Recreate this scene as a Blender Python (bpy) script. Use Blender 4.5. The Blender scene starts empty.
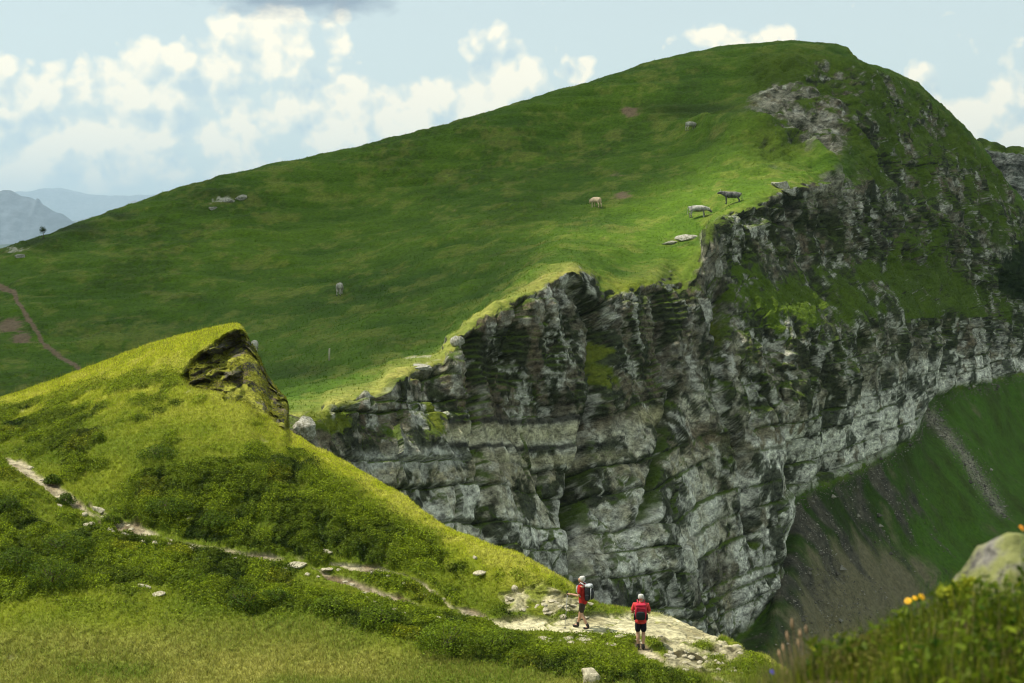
import bpy, math, numpy as np
from mathutils import Vector, Matrix
rng = np.random.default_rng(7)
C = bpy.context.scene.collection
F = 1400.0
PITCH = math.atan((341.5-230)/F)
SP, CP = math.sin(PITCH), math.cos(PITCH)
f32 = np.float32

# ------------------------------------------------------------------ survey helpers
def W(px, py, d):
    """bearing and elevation angle (given as offsets from the view axis) + distance north -> metres"""
    px = np.asarray(px, float); py = np.asarray(py, float); d = np.asarray(d, float)
    v = (341.5-py)/F
    s = d/(v*SP+CP)
    return np.stack(np.broadcast_arrays((px-512)/F*s, d, s*(v*CP-SP)), -1)
def proj(V):
    dep = V[..., 1]*CP - V[..., 2]*SP
    dep = np.maximum(dep, 1e-3)
    return 512+F*V[..., 0]/dep, 341.5-F*(V[..., 1]*SP+V[..., 2]*CP)/dep

# ------------------------------------------------------------------ noise
_P = np.random.default_rng(3).permutation(256).astype(np.int32)
_P = np.concatenate([_P, _P, _P])
_R = np.random.default_rng(4).random(256).astype(f32)*2-1
from concurrent.futures import ThreadPoolExecutor
_POOL = ThreadPoolExecutor(4)
def vn(x, y, z):
    x = np.asarray(x, f32); y = np.asarray(y, f32); z = np.asarray(z, f32)
    x, y, z = np.broadcast_arrays(x, y, z)
    if x.size < 20000 or x.ndim == 0: return _vn(x, y, z)
    shp = x.shape; x = x.reshape(-1); y = y.reshape(-1); z = z.reshape(-1); out = np.empty(x.size, f32)
    step = 1 << 15
    def job(i): out[i:i+step] = _vn(x[i:i+step], y[i:i+step], z[i:i+step])
    list(_POOL.map(job, range(0, x.size, step)))
    return out.reshape(shp)
def _vn(x, y, z):
    xi = np.floor(x); yi = np.floor(y); zi = np.floor(z)
    fx = x-xi; fy = y-yi; fz = z-zi
    fx = fx*fx*(3-2*fx); fy = fy*fy*(3-2*fy); fz = fz*fz*(3-2*fz)
    xi = xi.astype(np.int32) & 255; yi = yi.astype(np.int32) & 255; zi = zi.astype(np.int32) & 255
    a = _P[xi]; b = _P[xi+1]
    aa = _P[a+yi]; ab = _P[a+yi+1]; ba = _P[b+yi]; bb = _P[b+yi+1]
    def g(h, k): return _R[_P[h+k]]
    x00 = g(aa, zi)*(1-fx)+g(ba, zi)*fx; x10 = g(ab, zi)*(1-fx)+g(bb, zi)*fx
    x01 = g(aa, zi+1)*(1-fx)+g(ba, zi+1)*fx; x11 = g(ab, zi+1)*(1-fx)+g(bb, zi+1)*fx
    return (x00*(1-fy)+x10*fy)*(1-fz)+(x01*(1-fy)+x11*fy)*fz
def fbm(V, s, o=4, off=0.0, sx=1, sy=1, sz=1, gain=.5):
    r = 0; a = 1; t = 0
    for k in range(o):
        r = r+a*vn(V[..., 0]/s*sx+off+k*17.3, V[..., 1]/s*sy+off*1.7+k*5.1, V[..., 2]/s*sz+off*.6+k*9.7)
        t += a; a *= gain; s = s/2.03
    return r/t*1.4
def ridged(V, s, o=4, off=0.0, **k):
    return 1-2*np.abs(fbm(V, s, o, off, **k))
def sstep(a, b, x):
    t = np.clip((x-a)/(b-a), 0, 1); return t*t*(3-2*t)
def hash1(a, b=0):
    h = (np.asarray(a).astype(np.int64)*73856093) ^ (np.asarray(b).astype(np.int64)*19349663)
    h = (h ^ (h >> 13))*1274126177
    return ((h & 0xffff)/65535.0).astype(f32)
def worley_mounds(x, y, s, seed=0):
    """rounded mounds, 0..1"""
    cx = np.floor(x/s); cy = np.floor(y/s); best = np.zeros_like(x, dtype=f32)
    for i in (-1, 0, 1):
        for j in (-1, 0, 1):
            gx = cx+i; gy = cy+j
            h1 = hash1(gx+seed, gy); h2 = hash1(gx-3*seed+9, gy+31); h3 = hash1(gx+77, gy-seed)
            dx = x-(gx+.5+.7*(h1-.5))*s; dy = y-(gy+.5+.7*(h2-.5))*s
            r = s*(.45+.35*h3)
            best = np.maximum(best, (1-(dx*dx+dy*dy)/(r*r))*(.5+.5*h3))
    return np.sqrt(np.clip(best, 0, 1))

# ------------------------------------------------------------------ interpolation of contour rails
def pchip_slopes(h, dl):
    w1 = 2*h[1:]+h[:-1]; w2 = h[1:]+2*h[:-1]
    same = (dl[1:]*dl[:-1]) > 0
    with np.errstate(divide='ignore', invalid='ignore'):
        m = np.where(same, (w1+w2)/(w1/dl[:-1]+w2/dl[1:]), 0)
    return np.concatenate([dl[:1], m, dl[-1:]])
def pchip(x, y, xq):
    x = np.asarray(x, float); y = np.asarray(y, float)
    sh = (-1,)+(1,)*(y.ndim-1)
    h = np.diff(x).reshape(sh); dl = np.diff(y, axis=0)/h
    if y.ndim > 1: h = h*np.ones_like(dl)
    m = pchip_slopes(h, dl)
    i = np.clip(np.searchsorted(x, xq, side='right')-1, 0, len(x)-2)
    hh = (x[i+1]-x[i]).reshape(sh); t = ((np.clip(xq, x[0], x[-1])-x[i])).reshape(sh)/hh
    return (2*t**3-3*t**2+1)*y[i]+(t**3-2*t**2+t)*hh*m[i]+(-2*t**3+3*t**2)*y[i+1]+(t**3-t**2)*hh*m[i+1]
def loft(rails, counts, pxs):
    PY = []; D = []
    for r in rails:
        r = np.array(sorted(r), float)
        PY.append(pchip(r[:, 0], r[:, 1], pxs)); D.append(pchip(r[:, 0], r[:, 2], pxs))
    PY = np.array(PY); D = np.array(D)
    vs = [np.linspace(i, i+1, n, endpoint=False) for i, n in enumerate(counts)]
    vs = np.concatenate(vs+[[len(rails)-1]])
    k = np.arange(len(rails), dtype=float)
    return pchip(k, PY, vs), pchip(k, D, vs), vs
def grid_normals(V):
    du = np.gradient(V, axis=1); dv = np.gradient(V, axis=0)
    n = np.cross(du, dv); l = np.linalg.norm(n, axis=-1, keepdims=True)
    n = n/np.maximum(l, 1e-9)
    return n
def grid_quads(r, c):
    i = np.arange(r*c).reshape(r, c)
    return np.stack([i[:-1, :-1], i[1:, :-1], i[1:, 1:], i[:-1, 1:]], -1).reshape(-1, 4)

def mesh_np(name, V, Fc, mat=None, col=None, attrs=None, smooth=True, parent=None, link=True):
    V = np.ascontiguousarray(V.reshape(-1, 3), f32); Fc = np.ascontiguousarray(Fc, np.int32)
    n = Fc.shape[1]
    me = bpy.data.meshes.new(name)
    me.vertices.add(len(V)); me.vertices.foreach_set('co', V.ravel())
    me.loops.add(Fc.size); me.loops.foreach_set('vertex_index', Fc.ravel())
    me.polygons.add(len(Fc)); me.polygons.foreach_set('loop_start', np.arange(0, Fc.size, n, dtype=np.int32))
    me.polygons.foreach_set('use_smooth', np.full(len(Fc), smooth, bool))
    me.update(calc_edges=True)
    if col is not None:
        a = me.attributes.new('tint', 'FLOAT_COLOR', 'POINT')
        c = np.ones((len(V), 4), f32); c[:, :3] = col.reshape(-1, 3); a.data.foreach_set('color', c.ravel())
    for k, v in (attrs or {}).items():
        a = me.attributes.new(k, 'FLOAT', 'POINT'); a.data.foreach_set('value', np.ascontiguousarray(v.ravel(), f32))
    if mat: me.materials.append(mat)
    o = bpy.data.objects.new(name, me)
    if link: C.objects.link(o)
    if parent: o.parent = parent
    return o
def tag(o, label=None, cat=None, group=None, kind=None):
    if label: o['label'] = label
    if cat: o['category'] = cat
    if group: o['group'] = group
    if kind: o['kind'] = kind
    return o
def empty(name, loc=(0, 0, 0), rz=0.0):
    o = bpy.data.objects.new(name, None); C.objects.link(o); o.empty_display_size = .2
    o.location = loc; o.rotation_euler = (0, 0, rz); return o

# ------------------------------------------------------------------ materials
def mat_new(name):
    m = bpy.data.materials.new(name); m.use_nodes = True
    nt = m.node_tree; nt.nodes.clear()
    out = nt.nodes.new('ShaderNodeOutputMaterial')
    b = nt.nodes.new('ShaderNodeBsdfPrincipled'); nt.links.new(b.outputs[0], out.inputs[0])
    return m, nt, b, out
def noise_node(nt, co, scale, detail=4, rough=.6, mapping=None):
    n = nt.nodes.new('ShaderNodeTexNoise'); n.inputs['Scale'].default_value = scale
    n.inputs['Detail'].default_value = detail; n.inputs['Roughness'].default_value = rough
    if mapping:
        mp = nt.nodes.new('ShaderNodeMapping'); mp.inputs['Scale'].default_value = mapping
        nt.links.new(co, mp.inputs[0]); co = mp.outputs[0]
    nt.links.new(co, n.inputs['Vector']); return n.outputs['Fac']
def math_node(nt, op, a, b=None, c=None, clamp=False):
    n = nt.nodes.new('ShaderNodeMath'); n.operation = op; n.use_clamp = clamp
    for i, v in enumerate((a, b, c)):
        if v is None: continue
        if isinstance(v, (int, float)): n.inputs[i].default_value = v
        else: nt.links.new(v, n.inputs[i])
    return n.outputs[0]
def maprange(nt, v, a, b, c, d):
    n = nt.nodes.new('ShaderNodeMapRange')
    nt.links.new(v, n.inputs[0])
    for i, x in enumerate((a, b, c, d)): n.inputs[i+1].default_value = x
    return n.outputs[0]
def scale_col(nt, col, fac):
    n = nt.nodes.new('ShaderNodeVectorMath'); n.operation = 'SCALE'
    nt.links.new(col, n.inputs[0]); nt.links.new(fac, n.inputs['Scale']); return n.outputs[0]

def terrain_mat(name, fine=3.0, bump=.5, gscale=1.0):
    m, nt, b, out = mat_new(name)
    at = nt.nodes.new('ShaderNodeAttribute'); at.attribute_name = 'tint'
    rk = nt.nodes.new('ShaderNodeAttribute'); rk.attribute_name = 'rock'
    tc = nt.nodes.new('ShaderNodeTexCoord').outputs['Object']
    n1 = noise_node(nt, tc, fine, 6, .7)
    n2 = noise_node(nt, tc, fine*.5, 5, .75, (1, 1, 1.9))
    n3 = noise_node(nt, tc, fine*2.1, 3, .6)
    n4 = noise_node(nt, tc, fine*2.6, 4, .75)
    g = maprange(nt, n1, .3, .7, .62, 1.38)
    r = maprange(nt, n2, .36, .64, .32, 1.68)
    mx = nt.nodes.new('ShaderNodeMix'); mx.data_type = 'FLOAT'
    r = math_node(nt, 'MULTIPLY', r, maprange(nt, n4, .36, .64, .72, 1.28))
    nt.links.new(rk.outputs['Fac'], mx.inputs[0]); nt.links.new(g, mx.inputs[2]); nt.links.new(r, mx.inputs[3])
    c = scale_col(nt, at.outputs['Color'], mx.outputs[0])
    nt.links.new(c, b.inputs['Base Color'])
    b.inputs['Roughness'].default_value = .9
    b.inputs['Specular IOR Level'].default_value = .15
    h = math_node(nt, 'ADD', math_node(nt, 'MULTIPLY', n2, 1.0), math_node(nt, 'MULTIPLY', n3, .4))
    bp = nt.nodes.new('ShaderNodeBump'); bp.inputs['Strength'].default_value = bump
    bp.inputs['Distance'].default_value = .35*gscale
    nt.links.new(h, bp.inputs['Height']); nt.links.new(bp.outputs[0], b.inputs['Normal'])
    return m
def foliage_mat(name, trans=.35, rough=.55):
    m, nt, b, out = mat_new(name)
    at = nt.nodes.new('ShaderNodeAttribute'); at.attribute_name = 'tint'
    tc = nt.nodes.new('ShaderNodeTexCoord').outputs['Object']
    n = noise_node(nt, tc, 4.0, 3, .6)
    c = scale_col(nt, at.outputs['Color'], maprange(nt, n, .3, .7, .75, 1.25))
    nt.links.new(c, b.inputs['Base Color']); b.inputs['Roughness'].default_value = rough
    b.inputs['Specular IOR Level'].default_value = .08
    t = nt.nodes.new('ShaderNodeBsdfTranslucent'); nt.links.new(c, t.inputs[0])
    mx = nt.nodes.new('ShaderNodeMixShader'); mx.inputs[0].default_value = trans
    nt.links.new(b.outputs[0], mx.inputs[1]); nt.links.new(t.outputs[0], mx.inputs[2]); nt.links.new(mx.outputs[0], out.inputs[0])
    return m
def simple_mat(name, c1, c2=None, scale=6.0, rough=.8, bump=.2, lo=.38, hi=.62, mapping=None):
    m, nt, b, out = mat_new(name)
    tc = nt.nodes.new('ShaderNodeTexCoord').outputs['Object']
    n = noise_node(nt, tc, scale, 5, .65, mapping)
    if c2 is None: c2 = tuple(x*.75 for x in c1)
    cr = nt.nodes.new('ShaderNodeValToRGB'); e = cr.color_ramp.elements
    e[0].position = lo; e[1].position = hi; e[0].color = (*c2, 1); e[1].color = (*c1, 1)
    nt.links.new(n, cr.inputs[0]); nt.links.new(cr.outputs[0], b.inputs['Base Color'])
    b.inputs['Roughness'].default_value = rough; b.inputs['Specular IOR Level'].default_value = .25
    if bump:
        bp = nt.nodes.new('ShaderNodeBump'); bp.inputs['Strength'].default_value = bump; bp.inputs['Distance'].default_value = .03
        n2 = noise_node(nt, tc, scale*3, 4, .7)
        nt.links.new(n2, bp.inputs['Height']); nt.links.new(bp.outputs[0], b.inputs['Normal'])
    return m
M_mount = terrain_mat('mountain_surface', 2.2, .75)
M_knoll = terrain_mat('knoll_surface', 9.0, .5, .25)
M_far = terrain_mat('far_rock', .02, .3, 30)
M_grass = foliage_mat('grass_blades', .5)
M_leaf = foliage_mat('leaves', .4, .5)
M_stone = simple_mat('pale_limestone', (.52, .47, .33), (.24, .21, .14), 5, .9, .6)
M_stoneg = simple_mat('lichen_limestone', (.42, .40, .34), (.16, .15, .10), 6, .9, .6)

# ------------------------------------------------------------------ colour palettes (linear albedo)
A = lambda *c: np.array(c, f32)
G_DARK = A(.024, .044, .004); G_MID = A(.070, .110, .006); G_LIGHT = A(.135, .160, .009); G_DRY = A(.30, .28, .065)
EARTH = A(.17, .12, .07)
R_DARK = A(.050, .048, .036); R_MID = A(.17, .15, .10); R_TAN = A(.29, .25, .14); R_WHITE = A(.58, .555, .46); R_BROWN = A(.13, .095, .055)
def mix(a, b, t): t = np.clip(t, 0, 1)[..., None]; return a*(1-t)+b*t
def poly_mask(px, py, poly, soft=6):
    """signed soft mask of polygon"""
    P = np.array(poly, float); inside = np.zeros(px.shape, bool); dist = np.full(px.shape, 1e9, f32)
    n = len(P)
    for i in range(n):
        x1, y1 = P[i]; x2, y2 = P[(i+1) % n]
        c = ((y1 > py) != (y2 > py)) & (px < (x2-x1)*(py-y1)/((y2-y1) if y2 != y1 else 1e-9)+x1)
        inside ^= c
        t = np.clip(((px-x1)*(x2-x1)+(py-y1)*(y2-y1))/((x2-x1)**2+(y2-y1)**2), 0, 1)
        dist = np.minimum(dist, np.hypot(px-x1-t*(x2-x1), py-y1-t*(y2-y1)))
    sd = np.where(inside, dist, -dist)
    return np.clip(.5+sd/(2*soft), 0, 1)
def line_dist(px, py, pts):
    dist = np.full(px.shape, 1e9, f32)
    for (x1, y1), (x2, y2) in zip(pts[:-1], pts[1:]):
        t = np.clip(((px-x1)*(x2-x1)+(py-y1)*(y2-y1))/((x2-x1)**2+(y2-y1)**2), 0, 1)
        dist = np.minimum(dist, np.hypot(px-x1-t*(x2-x1), py-y1-t*(y2-y1)))
    return dist
def spot(px, py, x, y, rx, ry): return np.exp(-((px-x)/rx)**2-((py-y)/ry)**2)

# ================================================================== MOUNTAIN
pxs = np.concatenate([np.arange(-420, -20, 8), np.arange(-20, 1044, 1.0), np.arange(1044, 1500, 8)])
sky = [(-420,395,150),(-300,345,165),(-150,296,180),(0,252,190),(50,236,194),(100,217,198),(150,200,200),(200,185,204),(256,170,207),(325,155,210),(400,137,213),(450,124,215),(512,106,217),(560,92,220),(600,79,222),(650,65,225),(700,53,228),(750,45,229),(800,41.5,229),(832,43,228),(845,48,228),(858,60,230),(880,68,234),(900,75,238),(914,82,241),(928,95,244),(940,106,247),(958,123,251),(975,141,255),(984,152,258),(1000,173,262),(1024,203,268),(1060,245,280),(1150,330,300),(1500,450,330)]
back1 = [(x, y+55+0*x, d+45) for x, y, d in sky]
back2 = [(x, 640, d+330) for x, y, d in sky]
r2 = [(-420,430,135),(-300,380,145),(-150,340,158),(0,285,168),(100,250,177),(200,232,184),(340,212,188),(500,168,196),(600,140,203),(700,120,201),(740,95,207),(800,78,206),(850,88,208),(900,115,222),(950,150,236),(984,178,246),(1024,235,258),(1100,320,275),(1500,470,310)]
r3 = [(-420,450,125),(-300,420,130),(-150,370,138),(0,335,146),(100,325,150),(200,312,152),(340,290,150),(450,255,153),(600,201,172),(700,165,178),(740,147,178),(770,148,182),(800,150,188),(850,145,194),(900,160,206),(950,182,223),(984,205,238),(1024,255,252),(1100,335,270),(1500,480,300)]
r4 = [(-420,470,115),(-150,420,118),(0,400,124),(100,410,115),(200,405,104),(285,395,90),(340,372,97),(390,350,105),(441,333,113),(460,322,115),(505,292,122),(572,264,128),(598,268,131),(659,248,145),(700,224,149),(712,214,151),(732,199,157),(755,187,160),(799,172,168),(840,165,180),(880,176,196),(930,192,214),(984,225,234),(1024,268,250),(1100,345,265),(1500,485,290)]
r5 = [(-420,490,108),(0,445,105),(100,440,98),(200,433,88),(240,430,80),(285,424,72),(300,421,73.5),(319,420,75.5),(328,411,77),(344,405,80),(375,397,83.5),(390,385,86),(409,379,88.5),(441,366,92.5),(460,338,96),(473,328,98),(505,308,103),(531,295,107),(560,280,111),(571,276,112),(582,286,113.5),(598,305,116),(606,300,119),(620,297,122),(640,291,125),(659,286,128),(676,293,130.5),(690,282,133),(700,262,136),(710,226,141),(730,216,145),(755,209,150),(773,202,154),(799,197,159),(820,196,165),(840,197,173),(860,199,179),(880,203,186),(930,212,206),(960,230,219),(984,250,228),(1024,285,246),(1100,360,260),(1500,490,280)]
r6 = [(-420,500,106),(0,460,102),(200,450,86),(285,440,71),(344,430,79),(390,415,84.5),(441,405,90.5),(505,365,101),(572,345,109.5),(598,370,111.5),(620,355,118),(659,345,125),(700,305,133),(712,262,140),(755,259,146),(799,258,156),(840,259,167),(880,262,180),(930,268,201),(984,290,225),(1024,312,244),(1100,375,258),(1500,500,275)]
r7 = [(-420,520,103),(0,480,98),(200,470,84),(285,460,70),(344,460,77),(441,445,88),(505,430,97.5),(572,427,106),(598,440,108),(620,430,113),(659,425,119),(700,375,130),(712,345,132),(755,332,138),(799,330,142),(840,330,152),(880,322,165),(930,318,188),(984,318,218),(1024,332,240),(1100,390,255),(1500,510,270)]
r8 = [(-420,540,98),(0,520,90),(200,500,80),(285,490,69),(344,520,74),(441,525,83.5),(505,530,91),(572,530,99),(598,540,101),(659,530,109),(700,500,122),(720,480,126),(755,430,131.5),(799,408,138),(840,395,148),(880,375,163),(918,352,182),(950,348,200),(984,352,215),(1024,356,238),(1100,402,250),(1500,520,262)]
r9 = [(-420,580,85),(0,560,80),(200,540,74),(285,520,68),(344,580,71),(441,650,76),(505,700,81),(598,720,88),(659,700,97),(700,672,111),(740,638,119),(762,614,123),(775,598,125),(786,512,137),(800,495,141),(835,480,149),(870,462,159),(915,433,175),(930,398,190),(960,388,202),(984,384,212),(1024,374,234),(1100,420,245),(1500,540,255)]
r10 = [(-420,640,75),(200,600,70),(285,560,66),(441,740,72),(598,800,80),(700,725,98),(740,690,107),(765,650,116),(780,600,124),(800,560,132),(850,530,147),(900,505,161),(950,458,182),(984,440,198),(1024,432,220),(1100,460,235),(1500,600,245)]
r11 = [(-420,760,66),(285,700,62),(441,850,68),(598,900,74),(700,800,90),(775,700,112),(800,650,120),(850,610,136),(900,590,148),(950,570,160),(1024,535,180),(1100,540,210),(1500,700,225)]
r12 = [(-420,1200,45),(285,1100,46),(598,1100,55),(700,1000,75),(850,830,108),(1024,720,138),(1100,720,170),(1500,800,190)]
counts = [6, 14, 60, 100, 66, 60, 110, 110, 140, 190, 90, 90, 20]
PY, D, VS = loft([back2, back1, sky, r2, r3, r4, r5, r6, r7, r8, r9, r10, r11, r12], counts, pxs)
VS = VS-1.0   # so that 1=sky, 5=cliff edge, 9=cliff base
PY = PY.astype(f32); D = D.astype(f32); VS = VS.astype(f32); PX = np.ascontiguousarray(np.broadcast_to(pxs.astype(f32), PY.shape))
V = W(PX, PY, D).astype(f32)
N = grid_normals(V)
vv = np.broadcast_to(VS[:, None], PY.shape)
if N[300, 500, 1] > 0: N = -N
# arc length along the cliff
mid = V[np.searchsorted(VS, 7.0)]
T1 = np.concatenate([[0], np.cumsum(np.linalg.norm(np.diff(mid[:, :2], axis=0), axis=1))])
T = np.broadcast_to(T1, PY.shape)
ragged = fbm(V, 1.8, 4, 301., gain=.6)
cl = sstep(4.93, 5.06, vv+.10*ragged-.02)*(1-sstep(8.85, 9.1, vv+.05*ragged))                 # cliff zone
dome = sstep(720, 775, PX)*sstep(1.15, 1.8, vv)*(1-sstep(3.2, 4.2, vv))
dome = np.maximum(dome, sstep(835, 865, PX)*sstep(1.1, 1.6, vv)*(1-sstep(4.6, 5, vv)))
ledge = sstep(690, 730, PX)*sstep(5.85, 6.15, vv)*(1-sstep(6.85, 7.3, vv))*(1-sstep(960, 1010, PX)*.6)
talus = sstep(8.95, 9.15, vv)*sstep(700, 760, PX)
# --- big relief
b1 = fbm(V, 22, 3, 1.3)
b2 = ridged(V, 9, 4, 5.1, sz=.45)
disp = cl*(1.3*b1+.85*(b2-.3))
disp += dome*(1.2*fbm(V, 12, 4, 8.2)+.9*ridged(V, 6, 3, 2.2))
# --- strata and blocks
warp = 1.2*fbm(V, 14, 3, 3.3)+.25*fbm(V, 2.2, 2, 6.1)
zz = V[..., 2]*100/np.clip(V[..., 1], 60, 112)+warp*.22+50
layerful = sstep(-.35, .35, fbm(V, 16, 3, 77.0)+.15)
th = np.random.default_rng(11).choice([.4, .8, 1.2, 1.8, 2.6, 3.6], 120, p=[.10, .16, .22, .22, .18, .12])
bnd = np.cumsum(th)
li = np.searchsorted(bnd, zz); lo = np.concatenate([[0], bnd])[li]; hi_ = bnd[np.clip(li, 0, 119)]
dz = np.minimum(zz-lo, hi_-zz)
prot = (hash1(li, 5)-.5)
wd = 1.6+4.2*hash1(li, 9)
tt = (T+1.3*fbm(V, 5, 3, 4.4)+.25*fbm(V, .8, 2, 1.4))/wd+7*hash1(li, 2)
ci = np.floor(tt); ft = tt-ci
blk = hash1(ci, li)
dt = np.minimum(ft, 1-ft)*wd
crackh = np.exp(-(dz/.10)**2); crackv = np.exp(-(dt/.09)**2)*(hash1(ci, li+40) > .35)
rockfine = fbm(V, 1.3, 4, 9.9)
massive = sstep(5.1, 5.4, vv)*(1-sstep(6.6, 6.9, vv))*sstep(430, 470, PX)*(1-sstep(680, 710, PX))
rugged = sstep(690, 725, PX)*sstep(5.0, 5.2, vv)*(1-sstep(7.8, 8.1, vv))
blocky = (.28+.42*layerful)*(1-.7*massive)*(1-.6*rugged)*prot+.55*(blk-.5)-.24*crackh*(.4+.6*layerful)*(1-.7*massive)*(1-.75*rugged)+rugged*(.9*fbm(V, 2.4, 4, 61.)+.5*(ridged(V, 1.8, 3, 62.)-.5))+.07*np.sin(zz*13+2.5*fbm(V, 3, 2, 8.))*massive-.35*crackv+.45*(ridged(V, 3.2, 3, 18.0, sx=1, sy=1, sz=.22)-.5)*(1-.5*layerful)*(1-.5*massive)
under = np.clip(ridged(V, 4.5, 3, 7.3, sz=.35)-.55, 0, 1)
disp += cl*(1-.65*ledge)*(blocky*(.9+.4*fbm(V, 12, 2, 2.9))+.26*rockfine-.7*under)
# deep gully between the two buttresses and further chimneys
gl = np.zeros_like(PX)
for pts, w_, dp in (([(586, 286), (603, 330), (594, 400), (590, 470), (583, 560), (590, 640)], 7, 3.2),
                    ([(716, 300), (712, 400), (738, 470), (748, 540)], 6, 1.8),
                    ([(520, 300), (512, 360)], 5, 1.2), ([(655, 300), (668, 400), (640, 520)], 5, 1.2),
                    ([(470, 338), (470, 420), (478, 520)], 5, 1.3)):
    dd = line_dist(PX, PY, pts); gl = np.maximum(gl, dp*np.exp(-(dd/w_)**2))
disp -= gl*cl
disp += dome*(.5*rockfine+.35*blocky)
# --- pasture
mead = (1-sstep(4.8, 5.02, vv))*(1-dome)
tread = fbm(V, 1.5, 3, 2.7, sx=.18, sy=.35, sz=1.6)
tread2 = fbm(V, .7, 2, 12.7, sx=.3, sy=.3, sz=1.4)
disp += mead*(.55*fbm(V, 26, 2, 3.7)+.16*fbm(V, 6, 3, 1.9)+.34*tread+.16*tread2)
lump = worley_mounds(V[..., 0], V[..., 1]*.8, 1.1, 3)
lumpm = sstep(.1, .6, fbm(V, 9, 3, 21.0))
disp += mead*lumpm*lump*.22
for pts, w_, a_ in (([(150, 180+108), (300, 300), (420, 262)], 5, .0), ([(20, 262), (60, 245), (110, 222)], 5, .5)):
    disp += mead*a_*np.exp(-(line_dist(PX, PY, pts)/w_)**2)
hollow = poly_mask(PX, PY, [(585,297),(640,125),(700,131),(745,138),(820,160),(835,190)], 3)  # bench lip
lip = line_dist(PX, PY, [(655,126),(700,130),(733,132),(766,141),(810,156),(833,182)])
lipy = np.interp(PX, [620, 655, 700, 733, 766, 810, 833, 850], [124, 126, 130, 132, 141, 156, 182, 200]); sl_ = PY-lipy
disp += 2.3*np.where(sl_ > 0, np.exp(-(sl_/11)**2), np.exp(-(sl_/2.2)**2))*sstep(650, 720, PX)*(1-sstep(825, 842, PX))
disp += .40*fbm(V, .9, 3, 305.)*np.exp(-((vv-4.98)/.09)**2)
# --- talus
disp += talus*(.5*fbm(V, 9, 4, 2.0)+.18*fbm(V, 1.6, 3, 4.0))
rubble = worley_mounds(V[..., 0]+V[..., 2]*.6, V[..., 1], 1.0, 9)*sstep(0, .5, fbm(V, 12, 3, 31))
disp += talus*.12*rubble
fade = 1-.8*(1-sstep(.6, 1.15, vv))
V2 = V+N*(disp*fade)[..., None]
N2 = grid_normals(V2)
if N2[300, 500, 1] > 0: N2 = -N2
slope = N2[..., 2]
# --- rock / grass distribution
rn = fbm(V2, 5, 5, 14.0, gain=.62); rn2 = fbm(V2, 1.1, 4, 15.0, gain=.6)
cpoly = poly_mask(PX, PY, [(742,92),(790,84),(815,97),(838,112),(846,150),(852,200),(812,200),(806,165),(770,128),(745,120)], 9)
gprob = np.full(PX.shape, -1.0)
rock = cl*1.15
rock -= ledge*.52
ribs = fbm(V2, 2.6, 4, 211., sz=.6, gain=.65)
rock = np.maximum(rock, dome*(.20+.48*cpoly+.45*ribs*(.4+.6*cpoly)))
rock -= cl*(.5*sstep(870, 940, PX)*(vv < 7.0)+.35*spot(PX, PY, 790, 310, 70, 35)+.25*spot(PX, PY, 690, 280, 20, 25)+.35*spot(PX, PY, 905, 250, 60, 40))
rock = np.maximum(rock, .62*poly_mask(PX, PY, [(975,140),(1100,200),(1100,330),(1010,300),(1000,190)], 8)*(vv > 4.9))
rock = rock+.55*(rn)+.25*rn2+(.55-slope)*.45*np.maximum(cl, dome)-.12
rock -= .38*rugged*sstep(.05, .5, fbm(V2, 2.8, 4, 201., gain=.65))*(1-sstep(7.2, 8.0, vv))
rock = sstep(.30, .55, rock)*np.maximum(np.maximum(cl, dome), 0)
rock = np.maximum(rock, (1-sstep(.5, .66, slope+.15*rn))*sstep(4.3, 4.7, vv)*(1-sstep(5, 5.2, vv)))
flat = sstep(.62, .8, slope)*(1-.9*spot(PX, PY, 602, 368, 34, 52))
rock *= 1-.85*flat*cl*sstep(-.3, .2, rn)
# colours
gn = fbm(V2, 18, 4, 40.0); gn2 = fbm(V2, 3.0, 4, 41.0); gn3 = fbm(V2, .8, 3, 42.0)
g = mix(G_MID*A(.54, .76, .55), G_LIGHT*A(.60, .90, .7), .42+.30*gn+.16*gn2+.50*tread+.12*gn3)
g = mix(g, G_DARK*1.3, .5*sstep(.1, .9, lumpm*lump+.4*gn3))
g = mix(g, G_DRY*.8, .30*sstep(.25, .8, gn2+.5*gn3))
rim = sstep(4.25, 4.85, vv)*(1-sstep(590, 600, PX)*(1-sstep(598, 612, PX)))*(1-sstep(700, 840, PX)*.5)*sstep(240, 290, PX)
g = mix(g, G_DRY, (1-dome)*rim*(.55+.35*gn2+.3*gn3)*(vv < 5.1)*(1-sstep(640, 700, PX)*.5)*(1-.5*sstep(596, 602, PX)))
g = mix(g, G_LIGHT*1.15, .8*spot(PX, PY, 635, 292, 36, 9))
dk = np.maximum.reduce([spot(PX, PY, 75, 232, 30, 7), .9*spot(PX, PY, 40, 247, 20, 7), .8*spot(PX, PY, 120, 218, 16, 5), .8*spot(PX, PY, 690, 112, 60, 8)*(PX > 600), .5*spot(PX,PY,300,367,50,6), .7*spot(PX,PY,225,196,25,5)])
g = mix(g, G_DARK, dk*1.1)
bare = np.maximum.reduce([spot(PX, PY, 630, 114, 9, 5), .7*spot(PX, PY, 622, 198, 10, 4), .5*spot(PX, PY, 618, 178, 7, 4), spot(PX, PY, 8, 325, 14, 7)+spot(PX, PY, 22, 340, 10, 6)])
trk = np.minimum(line_dist(PX, PY, [(0, 290), (14, 292), (18, 305), (30, 322), (45, 348), (80, 372)]), line_dist(PX, PY, [(-20, 285), (14, 292)]))
bare = np.maximum(bare, 1.0*np.exp(-(trk/2.2)**2))
g = mix(g, EARTH, mead*sstep(.25, .7, bare+.35*gn3))
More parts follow.
